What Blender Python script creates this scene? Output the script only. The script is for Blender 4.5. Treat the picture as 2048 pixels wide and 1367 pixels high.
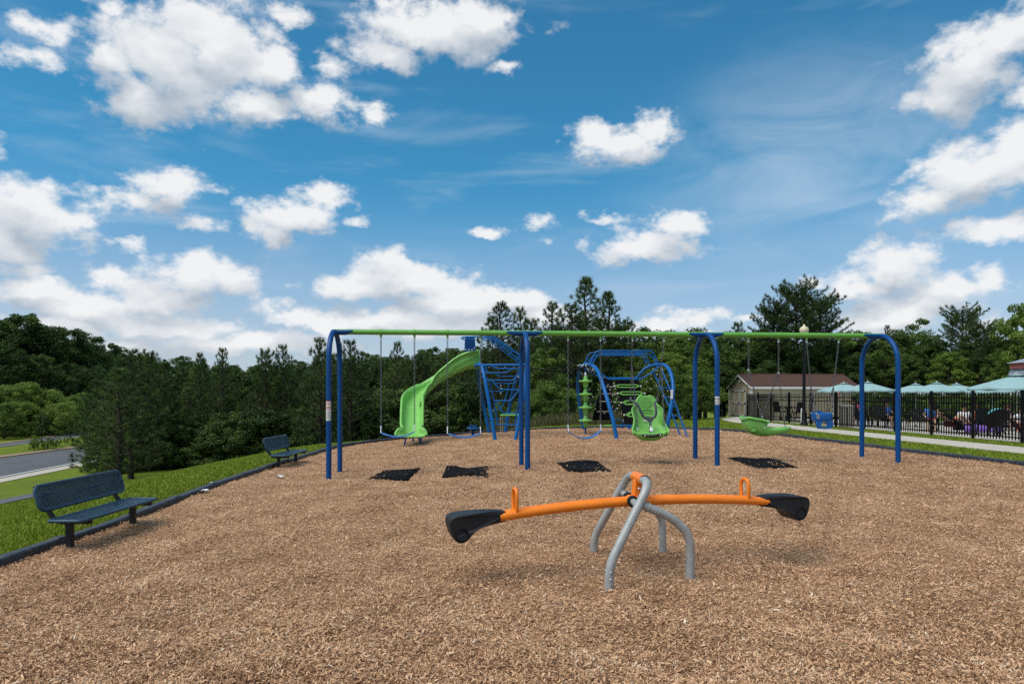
import bpy, math, random
import numpy as np
from mathutils import Vector, Matrix

R = math.radians
random.seed(7)
RNG = np.random.default_rng(7)
SC = bpy.context.scene
COL = SC.collection
for o in list(bpy.data.objects):
    bpy.data.objects.remove(o, do_unlink=True)

# ------------------------------------------------------------------ camera
CAM_Z = 1.40
FPX = 1365.0            # focal length in photograph pixels (2048 wide)
HORIZON = 790.0         # photograph row of the horizon
cam = bpy.data.cameras.new('camera')
cam.lens = 24.0
cam.sensor_width = 36.0
cam.sensor_fit = 'HORIZONTAL'
cam.shift_y = (HORIZON - 683.5) / 2048.0
cam.clip_start = 0.05
cam.clip_end = 6000.0
cam_ob = bpy.data.objects.new('camera', cam)
cam_ob.location = (0, 0, CAM_Z)
cam_ob.rotation_euler = (R(90), 0, 0)
COL.objects.link(cam_ob)
SC.camera = cam_ob

# ------------------------------------------------------------------ light
SUN_EL, SUN_AZ = R(60), R(236)      # azimuth clockwise from +Y (the view direction)
sd = Vector((math.sin(SUN_AZ) * math.cos(SUN_EL), math.cos(SUN_AZ) * math.cos(SUN_EL), math.sin(SUN_EL)))
sun = bpy.data.lights.new('sun', 'SUN')
sun.energy = 2.0
sun.angle = R(46)
sun.color = (1.0, 0.95, 0.87)
sun_ob = bpy.data.objects.new('sun', sun)
sun_ob.rotation_euler = (-sd).to_track_quat('-Z', 'Y').to_euler()
sun_ob.location = sd * 100
COL.objects.link(sun_ob)
SC.view_settings.view_transform = 'Standard'
SC.view_settings.look = 'None'
SC.view_settings.exposure = 0.9
SC.view_settings.gamma = 1.0
SC.view_settings.use_curve_mapping = False
SC.cycles.max_bounces = 5
SC.cycles.diffuse_bounces = 2
SC.cycles.glossy_bounces = 2
SC.cycles.transmission_bounces = 3
SC.cycles.transparent_max_bounces = 8
SC.cycles.caustics_reflective = False
SC.cycles.caustics_refractive = False
SC.cycles.use_denoising = False
SC.cycles.use_adaptive_sampling = True
SC.cycles.adaptive_threshold = 0.015

world = bpy.data.worlds.new('World')
SC.world = world
world.use_nodes = True
world.cycles.sampling_method = 'MANUAL'
world.cycles.sample_map_resolution = 512
SKY_STRENGTH = 0.052


class NT:
    """small helper to write node trees"""
    def __init__(self, nt):
        self.nt = nt
    def n(self, t, **kw):
        nd = self.nt.nodes.new(t)
        for k, v in kw.items():
            setattr(nd, k, v)
        return nd
    def lk(self, a, b):
        self.nt.links.new(a, b)
    def val(self, sock, v):
        if isinstance(v, bpy.types.NodeSocket):
            self.lk(v, sock)
        else:
            sock.default_value = v
    def m(self, op, a, b=None, c=None, clamp=False):
        nd = self.n('ShaderNodeMath', operation=op, use_clamp=clamp)
        for i, v in enumerate((a, b, c)):
            if v is not None:
                self.val(nd.inputs[i], v)
        return nd.outputs[0]
    def vm(self, op, a, b=None, c=None):
        nd = self.n('ShaderNodeVectorMath', operation=op)
        for i, v in enumerate((a, b, c)):
            if v is not None:
                self.val(nd.inputs[i], v)
        return nd.outputs['Value'] if op in ('LENGTH', 'DOT_PRODUCT') else nd.outputs[0]
    def noise(self, vec, scale, detail=4, rough=0.5, col=False, lac=2.0, dist=0.0):
        nd = self.n('ShaderNodeTexNoise')
        nd.inputs['Scale'].default_value = scale
        nd.inputs['Detail'].default_value = detail
        nd.inputs['Roughness'].default_value = rough
        nd.inputs['Lacunarity'].default_value = lac
        nd.inputs['Distortion'].default_value = dist
        if vec is not None:
            self.lk(vec, nd.inputs['Vector'])
        return nd.outputs['Color' if col else 'Fac']
    def mapr(self, v, a, b, c=0.0, d=1.0, smooth=True):
        nd = self.n('ShaderNodeMapRange', interpolation_type='SMOOTHSTEP' if smooth else 'LINEAR')
        self.val(nd.inputs['Value'], v)
        for k, x in zip(('From Min', 'From Max', 'To Min', 'To Max'), (a, b, c, d)):
            nd.inputs[k].default_value = x
        return nd.outputs[0]
    def mix(self, f, a, b, blend='MIX'):
        nd = self.n('ShaderNodeMix', data_type='RGBA', blend_type=blend)
        self.val(nd.inputs[0], f)
        for s, v in ((nd.inputs[6], a), (nd.inputs[7], b)):
            if isinstance(v, bpy.types.NodeSocket):
                self.lk(v, s)
            else:
                s.default_value = (v[0], v[1], v[2], 1)
        return nd.outputs[2]
    def ramp(self, f, stops):
        nd = self.n('ShaderNodeValToRGB')
        el = nd.color_ramp.elements
        while len(el) < len(stops):
            el.new(0.5)
        for e, (p, c) in zip(el, stops):
            e.position = p
            e.color = (c[0], c[1], c[2], 1)
        self.lk(f, nd.inputs[0])
        return nd.outputs[0]


# clouds: soft ellipses in (azimuth, elevation), broken up with noise.  cx, cy, rx, ry in photograph pixels, turned into angles
CLOUDS = [
    (340, 130, 150, 105), (420, 90, 105, 85), (270, 185, 80, 55), (500, 205, 70, 45), (235, 120, 55, 55), (560, 140, 60, 50), (640, 205, 70, 32), (590, 45, 40, 24),
    (60, 118, 62, 24), (860, 55, 150, 62), (770, 100, 85, 36), (960, 30, 80, 40), (670, 130, 36, 24), (1010, 150, 34, 14), (745, 235, 34, 20),
    (95, 45, 60, 26), (215, 8, 60, 16),
    (8, 300, 22, 30), (70, 425, 110, 68), (20, 480, 70, 55), (330, 370, 75, 36), (255, 400, 60, 24), (150, 430, 50, 28), (425, 378, 32, 14),
    (590, 435, 85, 44), (655, 400, 44, 30), (545, 465, 50, 30), (700, 450, 36, 12), (400, 440, 48, 18), (265, 490, 34, 10),
    (400, 548, 115, 44), (330, 590, 105, 36), (240, 545, 62, 24), (470, 560, 55, 34), (60, 575, 95, 36), (150, 620, 110, 30), (540, 620, 44, 22), (330, 650, 150, 34), (120, 660, 130, 26), (580, 572, 20, 14),
    (800, 570, 120, 42), (700, 580, 70, 24), (920, 605, 130, 44), (640, 650, 110, 24), (1040, 600, 80, 30), (800, 650, 170, 30), (780, 535, 50, 28), (450, 690, 190, 20),
    (1250, 285, 100, 36), (1190, 275, 48, 26), (1310, 265, 40, 30),
    (1290, 490, 92, 42), (1350, 450, 48, 32), (1225, 515, 42, 22), (1190, 438, 40, 12), (1062, 455, 34, 18), (985, 468, 40, 10), (1095, 482, 18, 12),
    (1960, 130, 130, 85), (2040, 60, 90, 60), (1890, 195, 80, 40), (2080, 190, 60, 50),
    (1960, 350, 150, 58), (2040, 290, 60, 50), (1850, 400, 80, 34), (1990, 455, 90, 30), (1800, 415, 34, 18),
    (1790, 530, 80, 56), (1720, 570, 90, 38), (1900, 570, 90, 34), (1965, 545, 36, 34), (1800, 620, 170, 40), (1620, 565, 34, 14), (1390, 630, 70, 16), (1310, 650, 60, 16), (1500, 640, 50, 10), (1960, 640, 60, 16), (40, 535, 70, 22), (200, 600, 90, 24), (250, 695, 160, 18), (600, 690, 120, 18), (900, 650, 130, 34), (1100, 640, 110, 30), (1400, 665, 60, 12), (1750, 640, 110, 30), (30, 700, 120, 20),
]


def to_angles(px, py):
    x, z = (px - 1024) / FPX, (HORIZON - py) / FPX
    return math.atan2(x, 1.0), math.atan2(z, math.hypot(x, 1.0))


blobs = []
for cx, cy, rx, ry in CLOUDS:
    a0, e0 = to_angles(cx, cy)
    a1, _ = to_angles(cx + rx, cy)
    _, e1 = to_angles(cx, cy - ry)
    thin = 0.62 if rx * ry < 1000 else 0.36 if rx * ry < 2300 else 0.0       # small clouds are wispy
    gr = 1.22 if thin > 0 else 1.05
    blobs.append((a0, e0, max(a1 - a0, 0.006) * gr, max(e1 - e0, 0.004) * gr, thin))


def cloud_group(name, bl):
    grp = bpy.data.node_groups.new(name, 'ShaderNodeTree')
    grp.interface.new_socket('UV', in_out='INPUT', socket_type='NodeSocketVector')
    grp.interface.new_socket('Field', in_out='OUTPUT', socket_type='NodeSocketFloat')
    g = NT(grp)
    gi, go = g.n('NodeGroupInput'), g.n('NodeGroupOutput')
    acc = None
    for a0, e0, ra, re, thin in bl:
        v = g.vm('MULTIPLY_ADD', gi.outputs[0], (1 / ra, 1 / re, 0), (-a0 / ra, -e0 / re, thin))
        l = g.vm('DOT_PRODUCT', v, v)
        acc = l if acc is None else g.m('SMOOTH_MIN', acc, l, 0.3)
    g.lk(g.m('SQRT', g.m('MAXIMUM', acc, 0.0)), go.inputs[0])
    return grp


for k in range(7):            # more of them higher up, above the picture
    blobs.append((-0.65 + 0.22 * k, (0.62, 0.95, 0.75)[k % 3], 0.13, 0.07, 0.0))
grp_a = cloud_group('cloud_field', blobs)
grp_b = cloud_group('cloud_field_main', [q for q in blobs if q[2] * q[3] > 0.0009])

w = NT(world.node_tree)
world.node_tree.nodes.clear()
tc = w.n('ShaderNodeTexCoord')
dirv = w.vm('NORMALIZE', tc.outputs['Generated'])
sx = w.n('ShaderNodeSeparateXYZ')
w.lk(dirv, sx.inputs[0])
az = w.m('ARCTAN2', sx.outputs[0], sx.outputs[1])
# the cloud pattern in view is repeated (mirrored) round the rest of the horizon
az = w.m('SUBTRACT', w.m('PINGPONG', w.m('ADD', az, math.pi / 4), math.pi / 2), math.pi / 4)
el = w.m('ARCSINE', sx.outputs[2])
cu = w.n('ShaderNodeCombineXYZ')
w.lk(az, cu.inputs[0])
w.lk(el, cu.inputs[1])
uv = cu.outputs[0]
dstr = w.vm('MULTIPLY', dirv, (1.0, 1.0, 1.5))
n1 = w.noise(dstr, 9.0, 5, 0.62, col=True)
wp = w.vm('MULTIPLY_ADD', n1, (0.085, 0.062, 0), (-0.0425, -0.031, 0))
uvw = w.vm('ADD', uv, wp)
ga = w.n('ShaderNodeGroup', node_tree=grp_a)
w.lk(uvw, ga.inputs[0])
gb = w.n('ShaderNodeGroup', node_tree=grp_b)
w.lk(w.vm('ADD', uvw, (0.004, 0.030, 0)), gb.inputs[0])


def puffs(vec):
    """rounded cauliflower heads"""
    vo = w.n('ShaderNodeTexVoronoi', feature='F1')
    vo.inputs['Scale'].default_value = 19.0
    vo.inputs['Detail'].default_value = 2.0
    vo.inputs['Roughness'].default_value = 0.55
    vo.inputs['Lacunarity'].default_value = 2.3
    vo.normalize = True
    w.lk(vec, vo.inputs['Vector'])
    return vo.outputs['Distance']


pw = w.vm('ADD', dstr, w.vm('MULTIPLY_ADD', n1, (0.03, 0.03, 0.03), (-0.015, -0.015, -0.015)))
pf = puffs(pw)
fine = w.noise(dstr, 22.0, 8, 0.62)
fb = w.m('ADD', w.m('MULTIPLY_ADD', fine, 2.5, -1.25), w.m('MULTIPLY_ADD', pf, -1.0, 0.38))
dens = w.m('ADD', w.m('SUBTRACT', 1.0, ga.outputs[0]), fb)
mask = w.mapr(dens, -0.20, 0.60)
# lit side: thinner towards the sun = bright, thicker above = grey base
tow = w.m('SUBTRACT', gb.outputs[0], ga.outputs[0])
bill = w.m('SUBTRACT', puffs(w.vm('ADD', pw, (0.0, 0.0, 0.014))), pf)
lit = w.m('MULTIPLY_ADD', tow, 0.85, 0.60)
lit = w.m('MULTIPLY_ADD', bill, 0.9, lit)
lit = w.m('MULTIPLY_ADD', w.m('MINIMUM', dens, 1.2), -0.16, lit, clamp=True)
CLOUD_LIT, CLOUD_BASE = (9.2, 9.3, 9.4), (4.4, 5.1, 5.95)
ccol = w.mix(lit, CLOUD_BASE, CLOUD_LIT)
sky = w.n('ShaderNodeTexSky', sky_type='NISHITA')
sky.sun_disc = False
sky.sun_elevation = SUN_EL
sky.sun_rotation = SUN_AZ
sky.altitude = 200
sky.air_density = 1.0
sky.dust_density = 0.6
sky.ozone_density = 2.5
# thin high veil in streaks
veil = w.noise(w.vm('MULTIPLY', dirv, (1.6, 2.2, 9.0)), 2.4, 4, 0.55, dist=0.4)
veilf = w.mapr(veil, 0.49, 0.82, 0.0, 0.36)
_va, _ve = to_angles(1650, 330)
_vd = w.vm('LENGTH', w.vm('MULTIPLY_ADD', uv, (1 / 0.34, 1 / 0.20, 0), (-_va / 0.34, -_ve / 0.20, 0)))
_sk = w.noise(w.vm('MULTIPLY', dirv, (2.0, 2.0, 5.5)), 3.2, 5, 0.6, dist=0.6)
_vs = w.m('MULTIPLY', w.mapr(_vd, 1.0, 0.1, 0.0, 1.0), w.mapr(_sk, 0.25, 0.75, 0.06, 0.50))      # cirrus sheet
veilf = w.m('MAXIMUM', veilf, _vs)
hz = w.mapr(el, 0.0, 0.30, 0.62, 0.0)
skyb = w.mix(w.mapr(el, 0.0, 0.34), w.vm('MULTIPLY', sky.outputs[0], (0.88, 1.0, 1.24)), w.vm('MULTIPLY', sky.outputs[0], (0.36, 1.16, 1.30)))     # deep polarised blue overhead
skyc = w.mix(veilf, skyb, (6.1, 7.3, 8.5))
skyc = w.mix(hz, skyc, (5.5, 6.35, 7.2))
fin = w.mix(w.m('MULTIPLY', mask, 0.97), skyc, ccol)
bg = w.n('ShaderNodeBackground')
w.lk(fin, bg.inputs[0])
bg.inputs[1].default_value = SKY_STRENGTH
wo = w.n('ShaderNodeOutputWorld')
w.lk(bg.outputs[0], wo.inputs[0])

# ------------------------------------------------------------------ helpers
def at(px, py, Y):
    """the point at depth Y that the photograph shows at (px, py)"""
    return Vector(((px - 1024) / FPX * Y, Y, CAM_Z - (py - HORIZON) / FPX * Y))


def sstep(t):
    t = np.clip(t, 0.0, 1.0)
    return t * t * (3 - 2 * t)


W_PTS = ([-1, 0, 1.2, 4, 8, 11.2, 12.6, 21, 60, 400], [0, 0, -0.08, -0.64, -1.55, -2.04, -2.10, -3.0, -3.0, -3.0])


def G(x, y):
    """height of the ground (mulch and lawn level)"""
    x = np.asarray(x, float)
    y = np.asarray(y, float)
    z = 0.2 * sstep((x + 4.5) / 8) * sstep((y - 4) / 8)
    w1 = -(x + 5.0)
    w2 = -0.728 * (x + 4.6) + 0.686 * (y - 20.3)
    k = 1.5
    h = np.clip(0.5 + 0.5 * (w1 - w2) / k, 0, 1)
    wm = w2 * (1 - h) + w1 * h + k * h * (1 - h)
    z = z + np.interp(wm, *W_PTS)
    z = z - 0.07 * sstep((-x - 2.2) / 2) * sstep((11 - y) / 4)                    # low corner by the near bench
    z = z + 0.55 * np.exp(-((x + 0.18 * (y - 50) + 37.5) / 2.0) ** 2) * sstep((30 + -x) / 10)      # raised median between the two roads
    z = z + 4.5 * sstep((-x - 47) / 70)                                          # rising ground under the far wood
    z = z - 0.35 * sstep((x - 12.4) / 6) * sstep((y - 14) / 8)                   # pool side lies a little lower
    return z


def gz(x, y):
    return float(G(x, y))


def ground_at(px, py, lift=0.0):
    """walk along the picture ray until it meets the ground"""
    lo = 2.0
    for Y in np.concatenate([np.arange(2.0, 60, 0.05), np.arange(60, 300, 0.5)]):
        p = at(px, py, Y)
        if p.z <= gz(p.x, p.y) + lift:
            return p
    return at(px, py, 300)


def mulch_z(x, y):
    """small hollows and heaps raked into the wood chips"""
    x = np.asarray(x, float)
    y = np.asarray(y, float)
    z = 0.014 + 0.013 * np.sin(x * 2.3 + 1.3 * np.sin(y * 1.7)) * np.sin(y * 2.9 + 0.7 * np.sin(x * 2.1)) + 0.012 * np.sin(x * 6.1 + y * 3.3 + 1.5 * np.sin(y * 2.2)) * np.sin(y * 7.3 - x * 2.7 + 1.2 * np.sin(x * 3.1)) + 0.005 * np.sin(x * 17 + y * 9) * np.sin(y * 19 - x * 5)
    for hx, hy, r, d in ((0.0, 4.72, 0.30, 0.085), (0.5, 4.85, 0.26, 0.07), (1.05, 5.35, 0.6, 0.05), (2.55, 5.75, 0.34, 0.09), (3.0, 5.95, 0.28, 0.06), (-0.35, 5.25, 0.25, 0.06), (-2.8, 18.6, 0.8, 0.08), (-3.6, 6.9, 0.5, 0.04), (3.1, 11.2, 0.8, 0.04), (-0.4, 12.9, 0.8, 0.03), (3.0, 4.2, 0.7, 0.02), (-1.8, 4.3, 0.6, 0.02)):
        z = z - d * np.exp(-((x - hx) ** 2 + (y - hy) ** 2) / r ** 2)
        z = z + d * 0.5 * np.exp(-((x - hx - r * 0.9) ** 2 + (y - hy + r * 0.7) ** 2) / (r * 0.8) ** 2)
    for hx, hy, r, d in SCUFFS:
        z = z + d * np.exp(-((x - hx) ** 2 + (y - hy) ** 2) / r ** 2)
    return np.where(inside(x, y, 0.95), z, np.maximum(z, 0.010))      # never below the lawn along the edge


_r = random.Random(12)
SCUFFS = []
for _ in range(70):       # footprints and kicked heaps
    _y = 3.2 + 14 * _r.random() ** 1.6
    SCUFFS.append((_r.uniform(-0.55, 0.62) * _y, _y, _r.uniform(0.10, 0.26), _r.choice((-1, -1, 0.7)) * _r.uniform(0.02, 0.04)))
for _k in range(4):       # chips heaped against the arch legs
    for _s in (-1, 1):
        SCUFFS.append((-3.01 + 3.2247 * _k + 0.083 * -_s * 0.53, 11.58 + 0.27 * _k + _s * 0.53, 0.17, 0.02))
SCUFFS += [(0.706, 4.96, 0.13, 0.018), (0.712, 5.97, 0.13, 0.018), (1.354, 5.19, 0.13, 0.018), (1.317, 5.97, 0.13, 0.018), (-4.21, 6.5, 0.15, 0.03), (-4.21, 7.6, 0.15, 0.03)]


def mz(x, y):
    return float(G(x, y) + mulch_z(x, y))


class MB:
    """collects shapes; build() links them as one mesh object"""
    def __init__(self):
        self.v, self.f, self.s = [], [], []
    def add(self, vs, fs, smooth=False):
        b = len(self.v)
        self.v += [tuple(p) for p in vs]
        for q in fs:
            self.f.append([b + i for i in q])
            self.s.append(smooth)
        return self
    def box(self, c, d, rot=None, bevel=0.0):
        hx, hy, hz_ = d[0] / 2, d[1] / 2, d[2] / 2
        c = Vector(c)
        if bevel <= 0:
            vs = [Vector((sx_ * hx, sy_ * hy, sz_ * hz_)) for sx_ in (-1, 1) for sy_ in (-1, 1) for sz_ in (-1, 1)]
            fs = [(0, 1, 3, 2), (4, 6, 7, 5), (0, 4, 5, 1), (2, 3, 7, 6), (0, 2, 6, 4), (1, 5, 7, 3)]
        else:
            b = min(bevel, hx * .9, hy * .9, hz_ * .9)
            vs, fs = [], []
            idx = {}
            for sx_ in (-1, 1):
                for sy_ in (-1, 1):
                    for sz_ in (-1, 1):
                        for ax in range(3):
                            p = [sx_ * (hx - b), sy_ * (hy - b), sz_ * (hz_ - b)]
                            p[ax] += (sx_, sy_, sz_)[ax] * b
                            idx[(sx_, sy_, sz_, ax)] = len(vs)
                            vs.append(Vector(p))
            for ax in range(3):
                o1, o2 = [(1, 2), (0, 2), (0, 1)][ax]
                for s_ in (-1, 1):
                    q = []
                    for a_, b_ in ((-1, -1), (1, -1), (1, 1), (-1, 1)):
                        k = [0, 0, 0]
                        k[ax], k[o1], k[o2] = s_, a_, b_
                        q.append(idx[(*k, ax)])
                    fs.append(q)
            for ax in range(3):
                o1, o2 = [(1, 2), (0, 2), (0, 1)][ax]
                for a_ in (-1, 1):
                    for b_ in (-1, 1):
                        k0, k1 = [0, 0, 0], [0, 0, 0]
                        k0[ax], k0[o1], k0[o2] = -1, a_, b_
                        k1[ax], k1[o1], k1[o2] = 1, a_, b_
                        fs.append([idx[(*k0, o1)], idx[(*k1, o1)], idx[(*k1, o2)], idx[(*k0, o2)]])
            for sx_ in (-1, 1):
                for sy_ in (-1, 1):
                    for sz_ in (-1, 1):
                        fs.append([idx[(sx_, sy_, sz_, i)] for i in range(3)])
        if rot is not None:
            vs = [rot @ p for p in vs]
        return self.add([c + p for p in vs], fs)
    def tube(self, path, r, sides=10, cap=True, closed=False):
        P = [Vector(p) for p in path]
        n = len(P)
        rr = r if isinstance(r, (list, tuple)) else [r] * n
        ts = []
        for i in range(n):
            if closed:
                t = P[(i + 1) % n] - P[i - 1]
            else:
                t = (P[min(i + 1, n - 1)] - P[max(i - 1, 0)])
            ts.append(t.normalized() if t.length > 1e-9 else Vector((0, 0, 1)))
        ref = Vector((0, 0, 1)) if abs(ts[0].z) < 0.9 else Vector((1, 0, 0))
        u = ts[0].cross(ref).normalized()
        vs, fs = [], []
        for i in range(n):
            u = (u - ts[i] * u.dot(ts[i])).normalized()
            w_ = ts[i].cross(u)
            for k in range(sides):
                a = 2 * math.pi * k / sides
                vs.append(P[i] + (u * math.cos(a) + w_ * math.sin(a)) * rr[i])
        for i in range(n if closed else n - 1):
            j = (i + 1) % n
            for k in range(sides):
                l = (k + 1) % sides
                fs.append((i * sides + k, i * sides + l, j * sides + l, j * sides + k))
        self.add(vs, fs, True)
        if cap and not closed:
            self.add(vs[:sides], [tuple(range(sides))])
            self.add(vs[-sides:], [tuple(range(sides))])
        return self
    def lathe(self, prof, c=(0, 0, 0), sides=20, axis=None, smooth=True):
        c = Vector(c)
        q = Vector(axis).normalized().to_track_quat('Z', 'Y').to_matrix() if axis is not None else None
        vs, fs = [], []
        for r, z in prof:
            for k in range(sides):
                a = 2 * math.pi * k / sides
                p = Vector((r * math.cos(a), r * math.sin(a), z))
                vs.append(c + (q @ p if q is not None else p))
        for i in range(len(prof) - 1):
            for k in range(sides):
                l = (k + 1) % sides
                fs.append((i * sides + k, i * sides + l, (i + 1) * sides + l, (i + 1) * sides + k))
        return self.add(vs, fs, smooth)
    def loft(self, rings, closed_ring=True, caps=True, smooth=True):
        m = len(rings[0])
        vs = [p for rg in rings for p in rg]
        fs = []
        for i in range(len(rings) - 1):
            for k in range(m if closed_ring else m - 1):
                l = (k + 1) % m
                fs.append((i * m + k, i * m + l, (i + 1) * m + l, (i + 1) * m + k))
        self.add(vs, fs, smooth)
        if caps and closed_ring:
            self.add(rings[0], [tuple(range(m))])
            self.add(rings[-1], [tuple(range(m))])
        return self
    def prism(self, poly, thick):
        """flat outline poly (3d points, planar) pushed along vector thick"""
        n = len(poly)
        a = [Vector(p) for p in poly]
        b = [p + Vector(thick) for p in a]
        fs = [tuple(range(n)), tuple(range(2 * n - 1, n - 1, -1))]
        fs += [(i, (i + 1) % n, n + (i + 1) % n, n + i) for i in range(n)]
        return self.add(a + b, fs)
    def build(self, name, mat, parent=None, origin=None):
        me = bpy.data.meshes.new(name)
        vs = self.v
        off = origin
        if off is None and parent is not None:
            off = WLOC.get(parent.name, Vector((0, 0, 0)))
        off = Vector(off) if off is not None else Vector((0, 0, 0))
        me.from_pydata([(p[0] - off.x, p[1] - off.y, p[2] - off.z) for p in vs], [], self.f)
        me.polygons.foreach_set('use_smooth', self.s)
        me.materials.append(mat)
        me.update()
        o = bpy.data.objects.new(name, me)
        COL.objects.link(o)
        if parent is not None:
            o.parent = parent
            WLOC[o.name] = off          # children keep the thing's origin
        else:
            o.location = off
            WLOC[o.name] = off
        return o


WLOC = {}       # world position of each object's origin


def fillet(pts, r=0.1, n=5):
    """round the corners of a polyline"""
    P = [Vector(p) for p in pts]
    out = [P[0]]
    for i in range(1, len(P) - 1):
        a, b, c = P[i - 1], P[i], P[i + 1]
        d1, d2 = (a - b), (c - b)
        rr = min(r, d1.length * 0.48, d2.length * 0.48)
        s, e = b + d1.normalized() * rr, b + d2.normalized() * rr
        for k in range(n + 1):
            t = k / n
            out.append(s * (1 - t) ** 2 + b * 2 * t * (1 - t) + e * t * t)
    out.append(P[-1])
    return out


def spline(pts, n=6):
    """Catmull-Rom through the points"""
    P = [Vector(p) for p in pts]
    P = [P[0] * 2 - P[1]] + P + [P[-1] * 2 - P[-2]]
    out = []
    for i in range(1, len(P) - 2):
        for k in range(n):
            t = k / n
            a, b, c, d = P[i - 1], P[i], P[i + 1], P[i + 2]
            out.append(0.5 * ((2 * b) + (c - a) * t + (2 * a - 5 * b + 4 * c - d) * t * t + (3 * b - a - 3 * c + d) * t ** 3))
    out.append(P[-2])
    return out


def tag(o, label=None, cat=None, group=None, kind=None):
    if label:
        o['label'] = label
    if cat:
        o['category'] = cat
    if group:
        o['group'] = group
    if kind:
        o['kind'] = kind
    return o


def thing(name, loc, label, cat, group=None, rz=0.0):
    o = bpy.data.objects.new(name, None)
    o.empty_display_size = 0.1
    COL.objects.link(o)
    o.location = loc
    o.rotation_euler = (0, 0, rz)
    WLOC[o.name] = Vector(loc)
    return tag(o, label, cat, group)


def copy_tree(o, parent=None):
    c = o.copy()
    COL.objects.link(c)
    c.parent = parent
    for ch in list(o.children):
        copy_tree(ch, c)
    return c


def np_mesh(name, verts, faces, mat, parent=None, attrs=None, smooth=False, loc=None):
    """fast mesh from arrays; faces is (n,k) with k verts each; attrs = {name: per-face values}"""
    me = bpy.data.meshes.new(name)
    n, k = faces.shape
    me.vertices.add(len(verts))
    me.vertices.foreach_set('co', np.ascontiguousarray(verts, np.float32).ravel())
    me.loops.add(n * k)
    me.loops.foreach_set('vertex_index', np.ascontiguousarray(faces, np.int32).ravel())
    me.polygons.add(n)
    me.polygons.foreach_set('loop_start', np.arange(0, n * k, k, dtype=np.int32))
    me.polygons.foreach_set('loop_total', np.full(n, k, np.int32))
    if smooth:
        me.polygons.foreach_set('use_smooth', np.ones(n, bool))
    for an, av in (attrs or {}).items():
        at_ = me.attributes.new(an, 'FLOAT', 'FACE')
        at_.data.foreach_set('value', np.ascontiguousarray(av, np.float32))
    me.materials.append(mat)
    me.update(calc_edges=True)
    me.validate()
    o = bpy.data.objects.new(name, me)
    COL.objects.link(o)
    if parent is not None:
        o.parent = parent
    if loc is not None:
        o.location = loc
        WLOC[o.name] = Vector(loc)
    return o


# ------------------------------------------------------------------ materials
MAT = {}


def mat_new(name):
    m = bpy.data.materials.new(name)
    m.use_nodes = True
    t = NT(m.node_tree)
    b = m.node_tree.nodes['Principled BSDF']
    MAT[name] = m
    return m, t, b


def paint(name, col, rough=0.4, spec=0.4, metal=0.0, var=0.12, vscale=6.0, bump=0.0, bscale=60.0, dust=0.0):
    """coloured surface with slight fading, grain and dust"""
    m, t, b = mat_new(name)
    tc_ = t.n('ShaderNodeTexCoord')
    n_ = t.noise(tc_.outputs['Object'], vscale, 5, 0.6)
    f_ = t.mapr(n_, 0.3, 0.7, 1 - var, 1 + var, smooth=False)
    mx = t.n('ShaderNodeVectorMath', operation='SCALE')
    mx.inputs[0].default_value = col
    t.lk(f_, mx.inputs['Scale'])
    c = mx.outputs[0]
    if dust > 0:
        d_ = t.mapr(t.noise(tc_.outputs['Object'], vscale * 3.1, 6, 0.7), 0.45, 0.75, 0.0, dust)
        c = t.mix(d_, c, (0.30, 0.26, 0.21))
    t.lk(c, b.inputs['Base Color'])
    r_ = t.mapr(t.noise(tc_.outputs['Object'], vscale * 2.3, 4, 0.6), 0.3, 0.7, max(rough - 0.1, 0.05), min(rough + 0.12, 1.0), smooth=False)
    t.lk(r_, b.inputs['Roughness'])
    b.inputs['Specular IOR Level'].default_value = spec
    b.inputs['Metallic'].default_value = metal
    if bump > 0:
        bn = t.n('ShaderNodeBump')
        bn.inputs['Strength'].default_value = bump
        bn.inputs['Distance'].default_value = 0.01
        t.lk(t.noise(tc_.outputs['Object'], bscale, 4, 0.6), bn.inputs['Height'])
        t.lk(bn.outputs[0], b.inputs['Normal'])
    return m


paint('blue_paint', (0.0, 0.052, 0.20), 0.42, 0.25, var=0.10, vscale=2.5, dust=0.02)
paint('blue_light', (0.0, 0.10, 0.33), 0.40, 0.28, var=0.10, vscale=2.5, dust=0.03)
paint('blue_belt', (0.03, 0.14, 0.38), 0.5, 0.3, var=0.12, dust=0.15)
paint('blue_bucket', (0.001, 0.095, 0.34), 0.42, 0.4, dust=0.06)
paint('bench_blue', (0.022, 0.060, 0.098), 0.48, 0.4, var=0.12, dust=0.04)
paint('bench_black', (0.010, 0.010, 0.012), 0.5, 0.35, dust=0.08)
paint('green_paint', (0.130, 0.36, 0.055), 0.42, 0.4, var=0.08, vscale=2.0, dust=0.04)
paint('green_plastic', (0.185, 0.46, 0.095), 0.40, 0.4, var=0.09, vscale=1.8, dust=0.05)
paint('orange_paint', (0.84, 0.205, 0.008), 0.38, 0.45, var=0.07, vscale=4.0, dust=0.06)
paint('galvanised', (0.34, 0.345, 0.335), 0.45, 0.45, metal=0.15, var=0.14, vscale=12, bump=0.03, bscale=60, dust=0.06)
paint('dark_rubber', (0.009, 0.010, 0.012), 0.5, 0.35, var=0.18, vscale=7, bump=0.03, bscale=60, dust=0.04)
paint('black_hole', (0.004, 0.004, 0.005), 0.7, 0.2)
paint('grey_plastic', (0.060, 0.066, 0.075), 0.5, 0.4, dust=0.05)
paint('chain_steel', (0.16, 0.16, 0.165), 0.45, 0.5, metal=0.8, var=0.25, vscale=30)
paint('bright_steel', (0.62, 0.62, 0.63), 0.35, 0.5, metal=0.6)
paint('white_plastic', (0.74, 0.74, 0.72), 0.5, 0.4, dust=0.05)
paint('sticker_white', (0.60, 0.60, 0.58), 0.5, 0.3)
paint('sticker_red', (0.55, 0.05, 0.035), 0.5, 0.3)
paint('sticker_grey', (0.22, 0.22, 0.23), 0.5, 0.3)
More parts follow.
